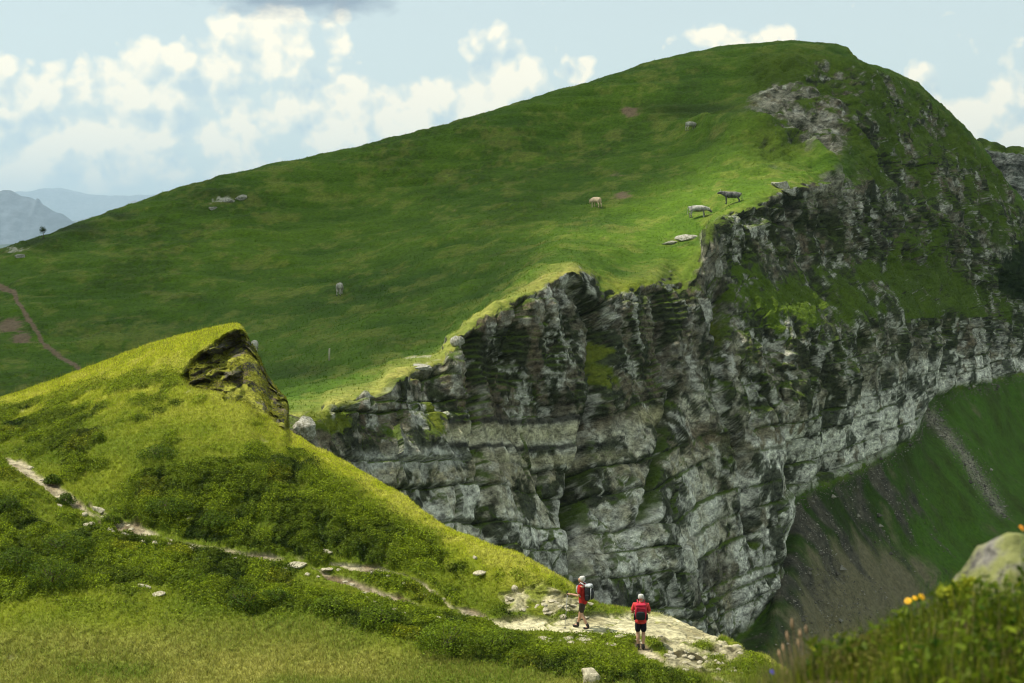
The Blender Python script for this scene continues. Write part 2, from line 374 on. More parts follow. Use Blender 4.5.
g = mix(g, A(.42, .40, .32), mead*sstep(.55, .8, .9*spot(PX, PY, 18, 256, 12, 5)+.8*spot(PX, PY, 222, 202, 16, 5)+.5*spot(PX, PY, 425, 362, 30, 8)+.6*gn3-.1)*.8)
g = mix(g, mix(G_MID*.7, G_MID, .5+gn2), np.maximum(cl, dome)*.9)
moss = cl*(spot(PX, PY, 428, 420, 12, 14)+.9*np.exp(-(line_dist(PX, PY, [(596, 325), (608, 350), (600, 362), (609, 385)])/4.5)**2)+spot(PX, PY, 715, 335, 6, 20)+.7*spot(PX, PY, 320, 425, 25, 12))*(.55+1.3*rn2+.8*gn3)
g = mix(g, A(.13, .15, .015), moss*1.2)
rock *= 1-sstep(.3, .6, moss+.4*gn3)
# rock tones
up = cl*(1-sstep(5.8, 6.6, vv))
streak = fbm(V2, 2.2, 4, 55.0, sx=1, sy=1, sz=.18)
lay = hash1(li, 77); lay2 = hash1(li, 131)
low_ = sstep(6.75, 7.05, vv)                         # below the massive dark upper wall the beds are paler
tone_ = np.where(lay < .30, .05, np.where(lay < .62, .5, 1.0))
tone_ = tone_+.45*(blk-.5)+.55*rn2+.35*rn+.25*streak
lower = mix(mix(R_DARK*1.2, R_MID, tone_*2), mix(A(.27, .235, .145), A(.46, .43, .32), lay2*1.1-.1+.5*rn2), sstep(.40, 1.1, tone_))
fineb = np.sin(zz*13+2.5*fbm(V, 3, 2, 8.))*.5+.5
upper = mix(mix(R_DARK*.75, R_BROWN*.8, .6+.8*rn), R_MID*1.05, .16+.34*fineb*layerful+.42*streak+.35*rn2+.25*(blk-.5)+.06)
r = mix(upper, lower, low_*np.where(PX > 1, 1-.55*sstep(690, 760, PX), 1))
bandt = np.exp(-((PY-(436-.04*(PX-440)))/8)**2)*sstep(425, 450, PX)*(1-sstep(585, 640, PX))
whz = sstep(8.0, 8.25, vv)*sstep(715, 740, PX)*(1-sstep(1040, 1100, PX))
whz = np.maximum(whz, .62*sstep(7.2, 7.8, vv)*(1-sstep(690, 740, PX))*sstep(330, 380, PX)*(lay > .5))
whz = np.maximum(whz, .35*sstep(700, 740, PX)*sstep(6.9, 7.4, vv))
whz = np.maximum(whz, .55*poly_mask(PX, PY, [(980,320),(1040,320),(1040,380),(940,390),(930,350)], 8))
r = mix(r, R_WHITE, sstep(.35, .68, whz*(.66+.6*(blk-.5)+.8*rn2+.35*rn)))
r = mix(r, A(.28, .27, .22), .5*sstep(.25, .7, rn2+.5*blk-.1)*(1-whz))
r = mix(r, R_BROWN, .8*sstep(.5, .9, spot(PX, PY, 690, 435, 60, 22)+spot(PX, PY, 500, 375, 60, 26)+spot(PX,PY,955,335,14,22)+.4*gn3))
seam = np.exp(-(dz/.17)**2)*(hash1(li, 19) > .3); r = mix(r, mix(R_DARK*.5, G_DARK, .5+rn), .8*seam*(1-.8*massive)*(1-.8*rugged)*(1-.45*sstep(7.9, 8.2, vv))*sstep(-.4, .25, rn+.3*rn2+.15))
r = mix(r, R_DARK*.7, .5*crackv)
vegd = fbm(V2, 3.4, 5, 88., gain=.65); r = mix(r, A(.022, .028, .010), .92*sstep(.06, .22, vegd-.06*whz)*(1-sstep(.0, .4, bandt)))
vegd3 = fbm(V2, 1.5, 4, 188., gain=.7)
r = mix(r, mix(R_DARK*.7, A(.035, .045, .012), .5+rn), .85*rugged*sstep(-.12, .28, vegd3+.3*vegd+.04))
r = mix(r, R_WHITE*.8, .7*sstep(.30, .55, fbm(V2, 2.1, 5, 99., gain=.7)+.12*whz))
def band(y, h, a, b): return np.exp(-((PY-(y-.03*(PX-440)))/h)**4)*sstep(a-12, a+12, PX)*(1-sstep(b-14, b+14, PX))
r = mix(r, A(.36, .33, .20), band(435, 8, 440, 590)*.9*(.8+.3*rn2)); r = mix(r, A(.30, .27, .16), band(460, 5, 470, 620)*.8*(.8+.3*rn2)); r = mix(r, A(.42, .41, .35), band(462, 9, 350, 455)*.8*(.7+.6*rn2))
r = mix(r, A(.33, .29, .16), band(425, 9, 625, 660)*.8); r = mix(r, R_DARK*.6, np.maximum(band(423, 3, 430, 600), band(448, 2.5, 440, 610))*.85)
r = mix(r, A(.30, .275, .20), .6*cpoly*sstep(.0, .5, rn2+.2))
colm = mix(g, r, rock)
# talus tones
scree = A(.045, .042, .030); scree_sunlit = A(.15, .13, .07)
gS = fbm(V2, 3.0, 4, 140., sx=.22, sz=.22, sy=1.4)
tg = mix(G_MID*.55, G_MID*A(.8, 1.1, .9), .5+.8*gn2+.4*gS)
gleft = line_dist(PX, PY, [(930, 415), (960, 452), (1000, 510)])
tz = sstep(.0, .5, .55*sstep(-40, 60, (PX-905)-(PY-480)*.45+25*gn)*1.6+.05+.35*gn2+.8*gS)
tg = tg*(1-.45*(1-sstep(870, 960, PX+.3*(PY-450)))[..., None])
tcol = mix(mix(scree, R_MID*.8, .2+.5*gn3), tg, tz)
tcol = mix(tcol, tg*.8, .75*sstep(.2, .9, spot(PX, PY, 860, 520, 60, 28)*.7+.5*gn2+.7*gS))
tcol = mix(tcol, A(.34, .30, .22), np.exp(-(gleft/5.0)**2)*1.1*(.6+.6*gn3))
tcol = mix(tcol, scree_sunlit, sstep(.35, .75, poly_mask(PX, PY, [(812,585),(835,560),(860,555),(905,580),(930,640),(830,700),(790,680)], 40)+.3*gn2+.5*gS))  # sunlit patch of the scree, painted in as a paler tan
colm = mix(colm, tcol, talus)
rock = np.maximum(rock, talus*(1-tz)*.5)
# hollow of dark scrub at the right edge
colm = mix(colm, G_DARK*.6, sstep(.4, .7, spot(PX, PY, 1022, 275, 32, 34)+.2*gn3))
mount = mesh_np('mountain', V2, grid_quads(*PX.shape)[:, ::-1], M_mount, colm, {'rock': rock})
tag(mount, kind='structure')
MV = V2.reshape(-1, 3); MPX, MPY = proj(MV); MN = N2.reshape(-1, 3); MVV = vv.reshape(-1)
def on_mountain(px, py, vmax=5.2):
    d = (MPX-px)**2+(MPY-py)**2+1e6*((MVV > vmax)|(MVV < 1.0)); i = int(np.argmin(d)); return MV[i].copy(), MN[i].copy()

# ================================================================== KNOLL AND PATH
kpx = np.concatenate([np.arange(-420, -20, 10), np.arange(-20, 860, .9), np.arange(860, 1300, 10)])
K0 = [(-420,1900,4),(512,1900,4),(1300,1900,4)]
K1 = [(-420,1040,14),(512,1040,14),(800,1100,14),(1300,1150,13)]
K2 = [(-420,700,37),(0,695,37),(300,695,38),(500,697,38),(600,697,38),(700,702,37),(760,712,35),(800,735,33),(1300,1000,20)]
K3 = [(-420,600,43),(0,590,43),(120,600,43),(300,612,43.2),(400,640,41.5),(500,655,41),(600,662,40.5),(700,670,40),(760,675,39),(800,705,37),(1300,1050,22)]
K4 = [(-420,470,53),(0,467,52),(100,522,49),(200,551,47.5),(300,574,46.8),(400,598,45.8),(500,628,44.3),(580,634,43.7),(640,639,43.2),(700,649,42.3),(760,664,40.6),(800,690,38.5),(1300,1060,24)]
K5 = [(-420,450,60),(0,432,57),(100,442,54),(200,462,52),(300,500,50.5),(400,556,48.3),(500,604,46.2),(540,614,45.6),(580,617,45.4),(640,622,45),(700,636,43.6),(760,659,41.6),(800,685,39.5),(1300,1070,25)]
K6 = [(-420,470,75),(-150,430,68),(0,401,66),(50,384,65.8),(100,364,65.4),(150,347,65),(200,332,64.3),(228,325,63.8),(237,324,63.5),(246,335,62.6),(255,356,61.6),(263,380,60.6),(276,398,59.5),(282,404,59),(283,424,58),(300,440,57),(350,467,55),(400,497,53),(440,527,51),(480,543,50),(520,558,49),(560,577,48),(585,596,47.5),(600,604,47.5),(620,607,48),(645,612,48.5),(670,616,48.3),(700,628,46.5),(730,643,44.3),(745,655,43),(760,657,42.2),(800,682,40),(1300,1080,26)]
K7 = [(x, y+60, d+6) for x, y, d in K6]
K8 = [(x, y+260, d+13) for x, y, d in K6]
kc = [6, 60, 120, 110, 60, 210, 14, 14]
KY, KD, KS = loft([K0, K1, K2, K3, K4, K5, K6, K7, K8], kc, kpx)
KX = np.broadcast_to(kpx, KY.shape); kv = np.broadcast_to(KS[:, None], KY.shape)
# eroded notch of bare rock under the top of the knoll
notch = [(180,380),(192,362),(207,349),(222,336),(236,330),(248,332),(260,352),(272,376),(292,398),(302,440),(286,432),(262,419),(240,408),(215,397),(190,392)]
nm = poly_mask(KX, KY, notch, 2.5)
ndep = sstep(.3, .9, nm)*(.25+1.7*np.clip(poly_mask(KX, KY, notch, 14)*2-1, 0, 1))
kvw = W(KX, KY, KD)
KN = grid_normals(kvw)
if KN[300, 500, 2] < 0: KN = -KN
vis = sstep(1.3, 2.2, kv)*(1-sstep(6.0, 6.4, kv))
disp = .12*fbm(kvw, 4, 3, 3.0)+.35*fbm(kvw, 11, 2, 1.0)*sstep(1, 2, kv)*(1-sstep(5.4, 5.95, kv))
# shrub mounds
x, y = kvw[..., 0], kvw[..., 1]
paths = [([(5,463),(20,466),(40,487),(75,507),(92,520),(110,527),(150,541),(200,551),(250,562),(294,566),(320,575),(331,582),(372,594),(395,604),(415,612),(450,617),(490,625)], 3.0),
         ([(330,568),(372,573),(404,580),(425,590),(437,600),(450,612),(480,620),(500,628)], 2.6),
         ([(640,648),(660,662),(690,672),(740,690)], 5)]
pth = np.full(KX.shape, 1e9)
for pts, w_ in paths: pth = np.minimum(pth, line_dist(KX, KY, pts)/w_)
pth = np.minimum(pth, line_dist(KX, KY, [(12,466),(28,478),(50,494),(78,513),(100,527)])/5.5)
pth = np.minimum(pth, line_dist(KX, KY, [(90,512),(120,530),(170,545)])/4.5)
pn = fbm(kvw, 1.2, 4, 6.0)
pathm = sstep(1.3, .8, pth+1.7*pn+.15)
slab = poly_mask(KX, KY, [(476,627),(520,619),(560,621),(600,611),(636,611),(668,615),(700,624),(722,632),(716,642),(690,642),(640,638),(560,634),(500,634)], 4)
slabm = sstep(.35, .65, slab+.22*pn)
debris = sstep(.45, .75, poly_mask(KX, KY, [(660,642),(700,644),(735,634),(745,655),(760,668),(700,676),(665,668)], 10)+.5*pn-.18)
debris = np.maximum(debris, .9*sstep(.5, .75, poly_mask(KX, KY, [(500,600),(545,590),(575,600),(590,612),(560,619),(505,620)], 8)+.6*pn))
open_ = np.maximum.reduce([pathm, slabm, debris])
sh = fbm(kvw, 5.5, 4, 17.0)
shz = sstep(2.75, 3.25, kv+.5*sh*.6)*(1-sstep(5.35, 5.85, kv+.3*sh))*(1-.65*sstep(470, 560, KX))
shrub = sstep(.05, .38, sh*.9+.10+.45*fbm(kvw, 1.1, 3, 44.))*shz
shrub = np.maximum(shrub, sstep(.4, .7, poly_mask(KX, KY, [(-20,482),(60,540),(130,545),(330,590),(500,640),(620,670),(700,690),(560,685),(430,655),(300,615),(140,590),(-20,600)], 14)+.35*sh))
shrub *= (1-sstep(.1, .5, open_))*(1-sstep(.2, .6, nm))*sstep(1.0, 2.3, pth)
wx_ = .25*fbm(kvw, .6, 3, 33.); lm = worley_mounds(x+wx_, y*.75+wx_, .75, 1); lm2 = worley_mounds(x+3+wx_, y*.75, .30, 2); lmid = hash1(np.floor((x+wx_)/.75), np.floor((y*.75+wx_)/.75))
lsz = .17+.08*sh
disp += vis*shrub*(lm*lsz+.12*lm2+.05*fbm(kvw, .25, 2, 2.0))
disp += vis*(1-shrub)*(1-open_)*(.07*lm2+.05*fbm(kvw, .5, 3, 5.0))
disp += vis*open_*(.05*fbm(kvw, .6, 3, 8.0)-.06)
# slabs: broken flat steps
sl_l = np.floor((kvw[..., 2]*9+.8*fbm(kvw, 1.5, 2, 2.0))); disp += vis*slabm*.05*(hash1(sl_l, 3)-.5)
disp += debris*(.10*worley_mounds(x, y*.7, .4, 6)+.14*ridged(kvw, .7, 3, 6.)+.12*(hash1(np.floor(x*2.2+1.5*fbm(kvw, .8, 2, 3.)), np.floor(kvw[..., 2]*7))-.5))
cwx = x*.9+.5*fbm(kvw, .8, 3, 12.); cwy = y*.55+.4*fbm(kvw, .8, 3, 22.)
ccx = np.floor(cwx); ccy = np.floor(cwy+.5*hash1(ccx, 3)); fx_ = cwx-ccx; fy_ = cwy+.5*hash1(ccx, 3)-ccy
ccr = np.maximum(np.exp(-(np.minimum(fx_, 1-fx_)/.035)**2), np.exp(-(np.minimum(fy_, 1-fy_)/.05)**2))
disp += vis*slabm*(.06*(hash1(ccx, ccy)-.5)-.05*ccr)
rockn = sstep(.3, .7, nm)
KV = kvw+KN*(disp*vis)[..., None]
# push the notch back into the hill
ray = kvw/np.linalg.norm(kvw, axis=-1, keepdims=True)
rough = 1.3*ridged(kvw, 1.3, 4, 3.0)-.3+.5*fbm(kvw, .7, 3, 2.0)+.5*(hash1(np.floor(kvw[..., 2]*1.6+fbm(kvw, 2, 2, 1.)), 8)-.5)
hz = np.stack([np.full(KX.shape, -.10), np.full(KX.shape, .95), np.full(KX.shape, -.10)], -1)
rough += 1.0*(hash1(np.floor(kvw[..., 0]*1.3+fbm(kvw, 1.5, 2, 7.)), np.floor(kvw[..., 2]*1.2+fbm(kvw, 1.2, 2, 5.)))-.5)+.6*fbm(kvw, .45, 3, 13.)
KV = KV+hz*(np.clip(ndep+rockn*(rough*.85+.25), -.4, 2.6))[..., None]
KN2 = grid_normals(KV)
if KN2[300, 500, 2] < 0: KN2 = -KN2
g1 = fbm(kvw, 3.0, 4, 60.0); g2 = fbm(kvw, .7, 4, 61.0)
kc1 = mix(G_MID, G_LIGHT, .45+.5*g1+.3*g2)
crest = sstep(4.9, 5.95, kv)
kc1 = mix(kc1, A(.24, .25, .012), crest*(.8+.4*g2)*(1-sstep(520, 600, KX)))
kc1 = mix(kc1, G_DRY*.9, crest*sstep(.1, .8, g2+.5*g1)*.5)
low = 1-sstep(2.3, 3.0, kv+.25*g1)
kc1 = mix(kc1, mix(A(.13, .15, .02), G_DRY*.85, .35+.8*g1+.3*g2), low*.9)
kc1 = mix(kc1, G_MID, low*sstep(.1, .6, fbm(kvw, 2.2, 3, 70.0, sx=.4))*.7)
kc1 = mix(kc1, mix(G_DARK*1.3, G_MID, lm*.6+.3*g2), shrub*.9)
kc1 = mix(kc1, mix(EARTH*.7, A(.40, .35, .23), .4+.8*pn+.9*g2), pathm*.95)
kc1 = mix(kc1, mix(A(.22, .19, .10), A(.44, .40, .245), .6+.8*pn+.5*g2+.5*(hash1(ccx, ccy)-.5)), slabm*.95)
kc1 = mix(kc1, mix(EARTH*.6, G_LIGHT, .5+g2), slabm*sstep(.35, .8, ccr*.7+.6*g2+.35*g1)*.85)
kc1 = mix(kc1, mix(EARTH*.25, A(.36, .32, .20), .4+1.8*g2), debris*.9)
kc1 = mix(kc1, G_LIGHT, debris*sstep(.1, .4, fbm(kvw, .9, 3, 91.)))
nr = mix(R_MID*.8, R_DARK*.7, .4+.9*fbm(kvw, .8, 4, 71.0))
nr = mix(nr, A(.11, .075, .04), sstep(.1, .5, fbm(kvw, .5, 3, 93.))*.5)
nr = mix(nr, A(.18, .18, .02), sstep(.02, .20, .3*KN2[..., 2]-.16+1.0*fbm(kvw, .6, 4, 72.0, gain=.65)))
kc1 = mix(kc1, nr, rockn)
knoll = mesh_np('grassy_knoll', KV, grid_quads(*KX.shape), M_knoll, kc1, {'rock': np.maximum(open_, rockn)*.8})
tag(knoll, kind='structure')
KVf = KV.reshape(-1, 3); KPX, KPY = proj(KVf); KNf = KN2.reshape(-1, 3); KVVf = kv.reshape(-1)
def on_knoll(px, py):
    d = (KPX-px)**2+(KPY-py)**2+1e6*((KVVf < 1.3)|(KVVf > 6.1)); i = int(np.argmin(d)); return KVf[i].copy(), KNf[i].copy()

# rough hillside behind and to the left, under the knoll sheet
gx, gy = np.meshgrid(np.linspace(-150, 40, 96), np.linspace(-80, 40, 61))
gz = -2.4-.25*np.clip(gy, -80, 30)-.9*np.clip(gy-28, 0, 40)-.02*gx-.35*np.clip(gx-9, 0, 40)
gz -= 1.3*sstep(2, 14, gy)
GV = np.stack([gx, gy, gz], -1); GV[..., 2] += .15*fbm(GV, 5, 3, 1.)
o = mesh_np('ground', GV, grid_quads(*gx.shape)[:, ::-1], M_knoll, np.broadcast_to(A(.08, .11, .02), GV.shape), {'rock': np.zeros(gx.shape)}); tag(o, kind='structure')

# ------------------------------------------------------------------ vegetation scatter
def blades(P, Nn, L, Wd, colr, lean=.35, up=.5, r=None):
    r = r or rng; n = len(P)
    d = Nn*(1-up)+np.array([0, 0, up]); d = d+r.normal(0, lean, (n, 3)); d /= np.linalg.norm(d, axis=1, keepdims=True)
    a = r.random(n)*math.tau; s = np.stack([np.cos(a), np.sin(a), 0*a], -1)*(Wd*.5)[:, None]
    tip = P+d*L[:, None]
    Vv = np.stack([P-s, P+s, tip], 1).reshape(-1, 3)
    return Vv, np.arange(3*n).reshape(-1, 3), np.repeat(colr, 3, 0)
def leaves(P, size, colr, r=None, Nn=None, tilt=.8):
    r = r or rng; n = len(P)
    nn = r.normal(0, tilt, (n, 3)); nn[:, 2] += .7
    if Nn is not None: nn += Nn
    nn /= np.linalg.norm(nn, axis=1, keepdims=True)
    u = np.cross(nn, r.normal(0, 1, (n, 3))); u /= np.linalg.norm(u, axis=1, keepdims=True); w = np.cross(nn, u)
    s = size[:, None]
    Vv = np.stack([P-u*s, P-w*s*.45, P+u*s, P+w*s*.45], 1).reshape(-1, 3)
    return Vv, np.arange(4*n).reshape(-1, 4), np.repeat(colr, 4, 0)
def sample_grid(V_, dens, n, r=None):
    """random points over a grid surface, density per vertex weighted by cell area"""
    r = r or rng
    a = np.linalg.norm(np.cross(V_[1:, :-1]-V_[:-1, :-1], V_[:-1, 1:]-V_[:-1, :-1]), axis=-1)
    w = (a*dens[:-1, :-1]).ravel(); cs = np.cumsum(w); idx = np.searchsorted(cs, r.random(n)*cs[-1])
    idx = np.clip(idx, 0, len(w)-1)
    i, j = np.divmod(idx, V_.shape[1]-1); u = r.random(n)[:, None]; v = r.random(n)[:, None]
    P = V_[i, j]*(1-u)*(1-v)+V_[i+1, j]*u*(1-v)+V_[i, j+1]*(1-u)*v+V_[i+1, j+1]*u*v
    return P, i, j
inframe = ((KX > -30) & (KX < 840) & (KY < 700)).astype(float)
dens = inframe*(kv > 1.6)*(1-open_)*(1-rockn)*(1-shrub*.9)*(kv < 6.3)
P, i, j = sample_grid(KV, dens, 330000)
lowv = low[i, j]; n = len(P)
cl_ = kc1[i, j]*(rng.normal(1.65, .4, (n, 1)).clip(.5, 2.6))*(1+.35*crest[i, j][:, None])
dry = rng.random(n) < (.10+.25*lowv+.15*crest[i, j]); cl_[dry] = G_DRY*(.7+.5*rng.random((dry.sum(), 1)))
L = rng.uniform(.05, .14, n)*(1+.5*lowv); 
Vb, Fb, Cb = blades(P-[0, 0, .01], KN2[i, j], L, rng.uniform(.012, .03, n), cl_, .6, .4)
tag(mesh_np('grass', Vb, Fb, M_grass, Cb, smooth=False), 'short yellow-green grass covering the sunny knoll and the flat below the path', 'grass', kind='stuff')
dens = inframe*shrub*(kv < 6.1)*vis
P, i, j = sample_grid(KV, dens, 380000); n = len(P)
tone = (.02+.60*lm[i, j]**1.5+.45*lm2[i, j]+.6*g1[i, j]+.7*(lmid[i, j]-.5)).clip(0, 1.3)  # tone varies by mound; the darker gaps between mounds are painted shade
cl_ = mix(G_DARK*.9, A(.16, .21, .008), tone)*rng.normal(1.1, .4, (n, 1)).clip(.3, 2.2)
br = (hash1(np.floor(P[:, 0]/.9+3), np.floor(P[:, 1]/1.1)) > .93); cl_[br] = cl_[br]*A(1.1, .95, 1.0)
P = P+KN2[i, j]*(rng.random((n, 1))**1.5*.11)
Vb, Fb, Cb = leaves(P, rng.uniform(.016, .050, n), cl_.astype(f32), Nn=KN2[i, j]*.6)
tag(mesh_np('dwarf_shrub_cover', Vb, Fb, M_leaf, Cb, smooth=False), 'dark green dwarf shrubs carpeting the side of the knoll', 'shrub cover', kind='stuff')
mossn = fbm(kvw, .55, 4, 172.0, gain=.65)
P, i, j = sample_grid(KV, (rockn*sstep(-.05, .25, mossn+.1)*(kv < 6.2)).astype(float), 16000); n = len(P)
cl_ = mix(A(.10, .12, .01), A(.30, .28, .02), rng.random(n)*(.5+mossn[i, j]))
P = P+np.array([-.05, -.35, .5])*(rng.random((n, 1))**1.5*.28)
Vb, Fb, Cb = leaves(P, rng.uniform(.02, .05, n), cl_.astype(f32), Nn=KN2[i, j])
tag(mesh_np('moss_cushions', Vb, Fb, M_leaf, Cb, smooth=False), 'yellow green moss and turf cushions on the rocky notch of the knoll', 'moss', kind='stuff')
# longer stems on the knoll crest
P, i, j = sample_grid(KV, ((kv > 5.75)&(kv < 6.1)&(KX < 300)&(rockn < .3)).astype(float), 2600); n = len(P)
Vb, Fb, Cb = blades(P, KN2[i, j], rng.uniform(.12, .42, n), rng.uniform(.008, .02, n), (mix(G_LIGHT, G_DRY, rng.random(n))).astype(f32), .2, .9)
tag(mesh_np('seeding_grass', Vb, Fb, M_grass, Cb, smooth=False), 'tall thin grass stems along the crest of the knoll', 'tall grass', kind='stuff')
# pasture tufts on the mountain
dens = ((PX > -20)&(PX < 1040)&(vv > .98)&(vv < 9.0)).astype(float)*(1-rock)*(.8*mead+1.6*cl+1.2*dome)*(1-.9*sstep(.3, .7, bare))
P, i, j = sample_grid(V2, dens, 260000); n = len(P)
cl_ = colm[i, j]*rng.normal(1.45, .13, (n, 1)).clip(.8, 2)
Vb, Fb, Cb = blades(P-[0, 0, .05], N2[i, j], rng.uniform(.10, .24, n), rng.uniform(.06, .14, n), cl_.astype(f32), .8, .45)
tag(mesh_np('pasture_grass', Vb, Fb, M_grass, Cb, smooth=False), 'green alpine pasture grass covering the big mountain slope and ledges', 'grass', kind='stuff')

# ------------------------------------------------------------------ stones and boulders
import bmesh
def rock_mesh(name, seed, size, mat, detail=4, squash=(1, 1, 1), rough=.25, facets=9):
    bm = bmesh.new(); bmesh.ops.create_icosphere(bm, subdivisions=detail, radius=1)
    Vr = np.array([v.co[:] for v in bm.verts]); Fr = np.array([[v.index for v in f.verts] for f in bm.faces]); bm.free()
    r = np.random.default_rng(seed)
    for _ in range(facets):      # cut planes give broken faces
        d = r.normal(0, 1, 3); d /= np.linalg.norm(d); h = r.uniform(.42, .8) if facets > 20 else r.uniform(.55, .85)
        s = Vr@d; Vr = Vr-d*np.clip(s-h, 0, None)[:, None]*.93
    nrm = Vr/np.linalg.norm(Vr, axis=1, keepdims=True)
    Vr = Vr+nrm*(rough*.35*fbm(Vr+seed*3.1, .9, 4, seed*.37))[:, None]
    Vr = Vr*np.array(squash)*size
    return mesh_np(name, Vr, Fr, mat, smooth=False, link=False)
def place(src, name, loc, rz, scl, **t):
    o = src.copy(); o.name = name; C.objects.link(o); o.location = loc; o.rotation_euler = (0, 0, rz); o.scale = scl
    return tag(o, **t)
protos = [rock_mesh('stone', k+1, 1.15, M_stone, 3, (1, .75, .45), .5, 22) for k in range(7)]
def stone(px, py, wpx, squ=.5, label=None, group=None, mat=None, name='stone', rzv=None):
    p, nn = on_knoll(px, py); s = wpx*1.35*p[1]/F/2
    r = int(rng.integers(7)); o = protos[r].copy(); o.name = name; C.objects.link(o)
    o.location = Vector(p)-Vector((0, 0, s*squ*.30)); o.scale = (s, s, s*squ*2.4); o.rotation_euler = (0, 0, rng.uniform(-.5, .5) if rzv is None else rzv)
    return tag(o, label, 'stone', group)
for px, py, w_, sq, lb in [(590, 676, 24, .75, 'large pale boulder at the bottom edge below the hikers'),
                    (158, 594, 15, .25, 'flat pale slab low in the grass left of its smaller twin'),
                    (143, 586, 13, .45, 'pale jagged rock in the grass below the trail'),
                    (130, 559, 9, .25, 'thin flat stone in the grass just below the stony trail'),
                    (296, 564, 20, .28, 'long pale flat slab at the edge of the trail'),
                    (326, 569, 11, .28, 'flat pale slab right beside the long slab on the trail'),
                    (514, 588, 9, .8, 'upright grey stone on the slope left of the hikers'),
                    (479, 573, 15, .35, 'broad flat stone half buried high on the right slope'),
                    (327, 551, 10, .45, 'pale stone above the trail in the shrubs'),
                    (475, 558, 5, .8, 'small upright stone near the edge above the cliff'),
                    (669, 655, 11, .35, 'bright flat stone right of the standing hiker'),
                    (98, 509, 12, .6, 'rounded boulder beside the stony left stretch of trail'),
                    (277, 320+5, 1, .4, None)]:
    if lb: stone(px, py, w_, sq, lb, name='boulder' if w_ > 11 else 'stone')
for px, py, w_ in [(88,524,10),(104,518,9),(108,530,8),(112,532,6),(125,534,8),(131,529,6),(143,541,7),(155,543,7),(167,545,9),(171,540,5),(190,550,7),(193,546,6),(60,505,6),(112,524,6),(84,514,7),(70,500,7),(30,468,8),(40,480,6),(128,525,5),(150,536,5)]:
    stone(px, py, w_, rng.uniform(.4, .7), 'pale rubble stone in the rocky left stretch of the trail', 'stones littering the left stretch of the trail')
for px, py, w_ in [(235,558,5),(247,560,6),(272,566,5),(283,569,7),(307,574,6),(318,577,5),(338,570,5),(352,585,6),(362,593,7),(212,552,5),(228,556,5),(255,562,4),(262,566,5),(345,582,5),(356,590,6),(368,598,5),(380,606,8),(386,601,5),(395,609,6),(404,613,5),(412,610,5),(374,602,5),(438,618,7),(372,573,5),(388,576,4),(404,583,5),(425,595,5),(444,599,6)]:
    stone(px, py, w_, rng.uniform(.4, .7), 'small pale stone along the dirt trail in the middle of the slope', 'stones along the middle of the trail')
rr = np.random.default_rng(31)
for k in range(42):
    px, py = (rr.uniform(668, 742), 0); py = 640+rr.uniform(0, 1)*30+(px-668)*.06
    stone(px, py, rr.uniform(3, 8), rr.uniform(.35, .8), 'small loose stone in the rubble patch right of the hikers', 'loose stones of the rubble patch')
for k in range(36):
    px = rr.uniform(503, 590); py = 590+.25*(px-503)*.6+rr.uniform(0, 18)
    stone(px, py, rr.uniform(4, 9), rr.uniform(.25, .6), 'brown grey stone in the broken bank behind the left hiker', 'stones of the broken bank')
for k in range(26):
    px = rr.uniform(530, 700); py = 637+rr.uniform(-2, 8)
    stone(px, py, rr.uniform(5, 12), rr.uniform(.2, .35), 'flat slab fragment on the lower edge of the pale rock platform', 'slab fragments edging the rock platform')
big = [rock_mesh('outcrop', 40+k, 1.25, M_stoneg, 4, (1, .7, .7), .9, 24) for k in range(3)]
def outcrop(px, py, w_, h_, lb, k=0, vmax=5.2, mat=None):
    p, nn = on_mountain(px, py, vmax); s = w_*p[1]/F/2; o = big[k].copy(); C.objects.link(o); o.name = 'rock_outcrop'
    o.location = p; o.scale = (s, s, h_*p[1]/F/2/.7); o.rotation_euler = (rng.uniform(-.15, .15), 0, rng.uniform(-.4, .4)); tag(o, lb, 'rock')
outcrop(781, 186, 26, 15, 'grey rock outcrop on the lip of the high bench below the dome', 1)
outcrop(788, 192, 24, 9, 'pale broken slab at the foot of the bench outcrop', 1)
outcrop(690, 238, 26, 10, 'pale rock slab sticking out of the pasture near the cliff edge', 2)
outcrop(672, 243, 18, 6, 'smaller pale slab left of the rock slab near the cliff edge', 0)
outcrop(213, 208, 12, 7, 'pale rock left in the outcrop high on the left slope', 1)
outcrop(242, 199, 14, 8, 'grey rock right in the outcrop high on the left slope', 0)
outcrop(229, 201, 12, 7, 'grey rock in the middle of the outcrop high on the left slope', 2)
outcrop(20, 257, 13, 8, 'pale rock at the far left below the skyline', 1)
outcrop(458, 342, 14, 16, 'grey rock knob on the cliff edge above the first wall', 2, 5.6)
outcrop(422, 367, 26, 6, 'low pale rock ledge in the sunny rim above the left wall', 1, 5.3)
outcrop(303, 430, 34, 26, 'dark rock block at the saddle beside the knoll', 0, 6)
outcrop(714, 266, 24, 22, 'light grey rock knob on the step right of the second wall', 1, 6.4)

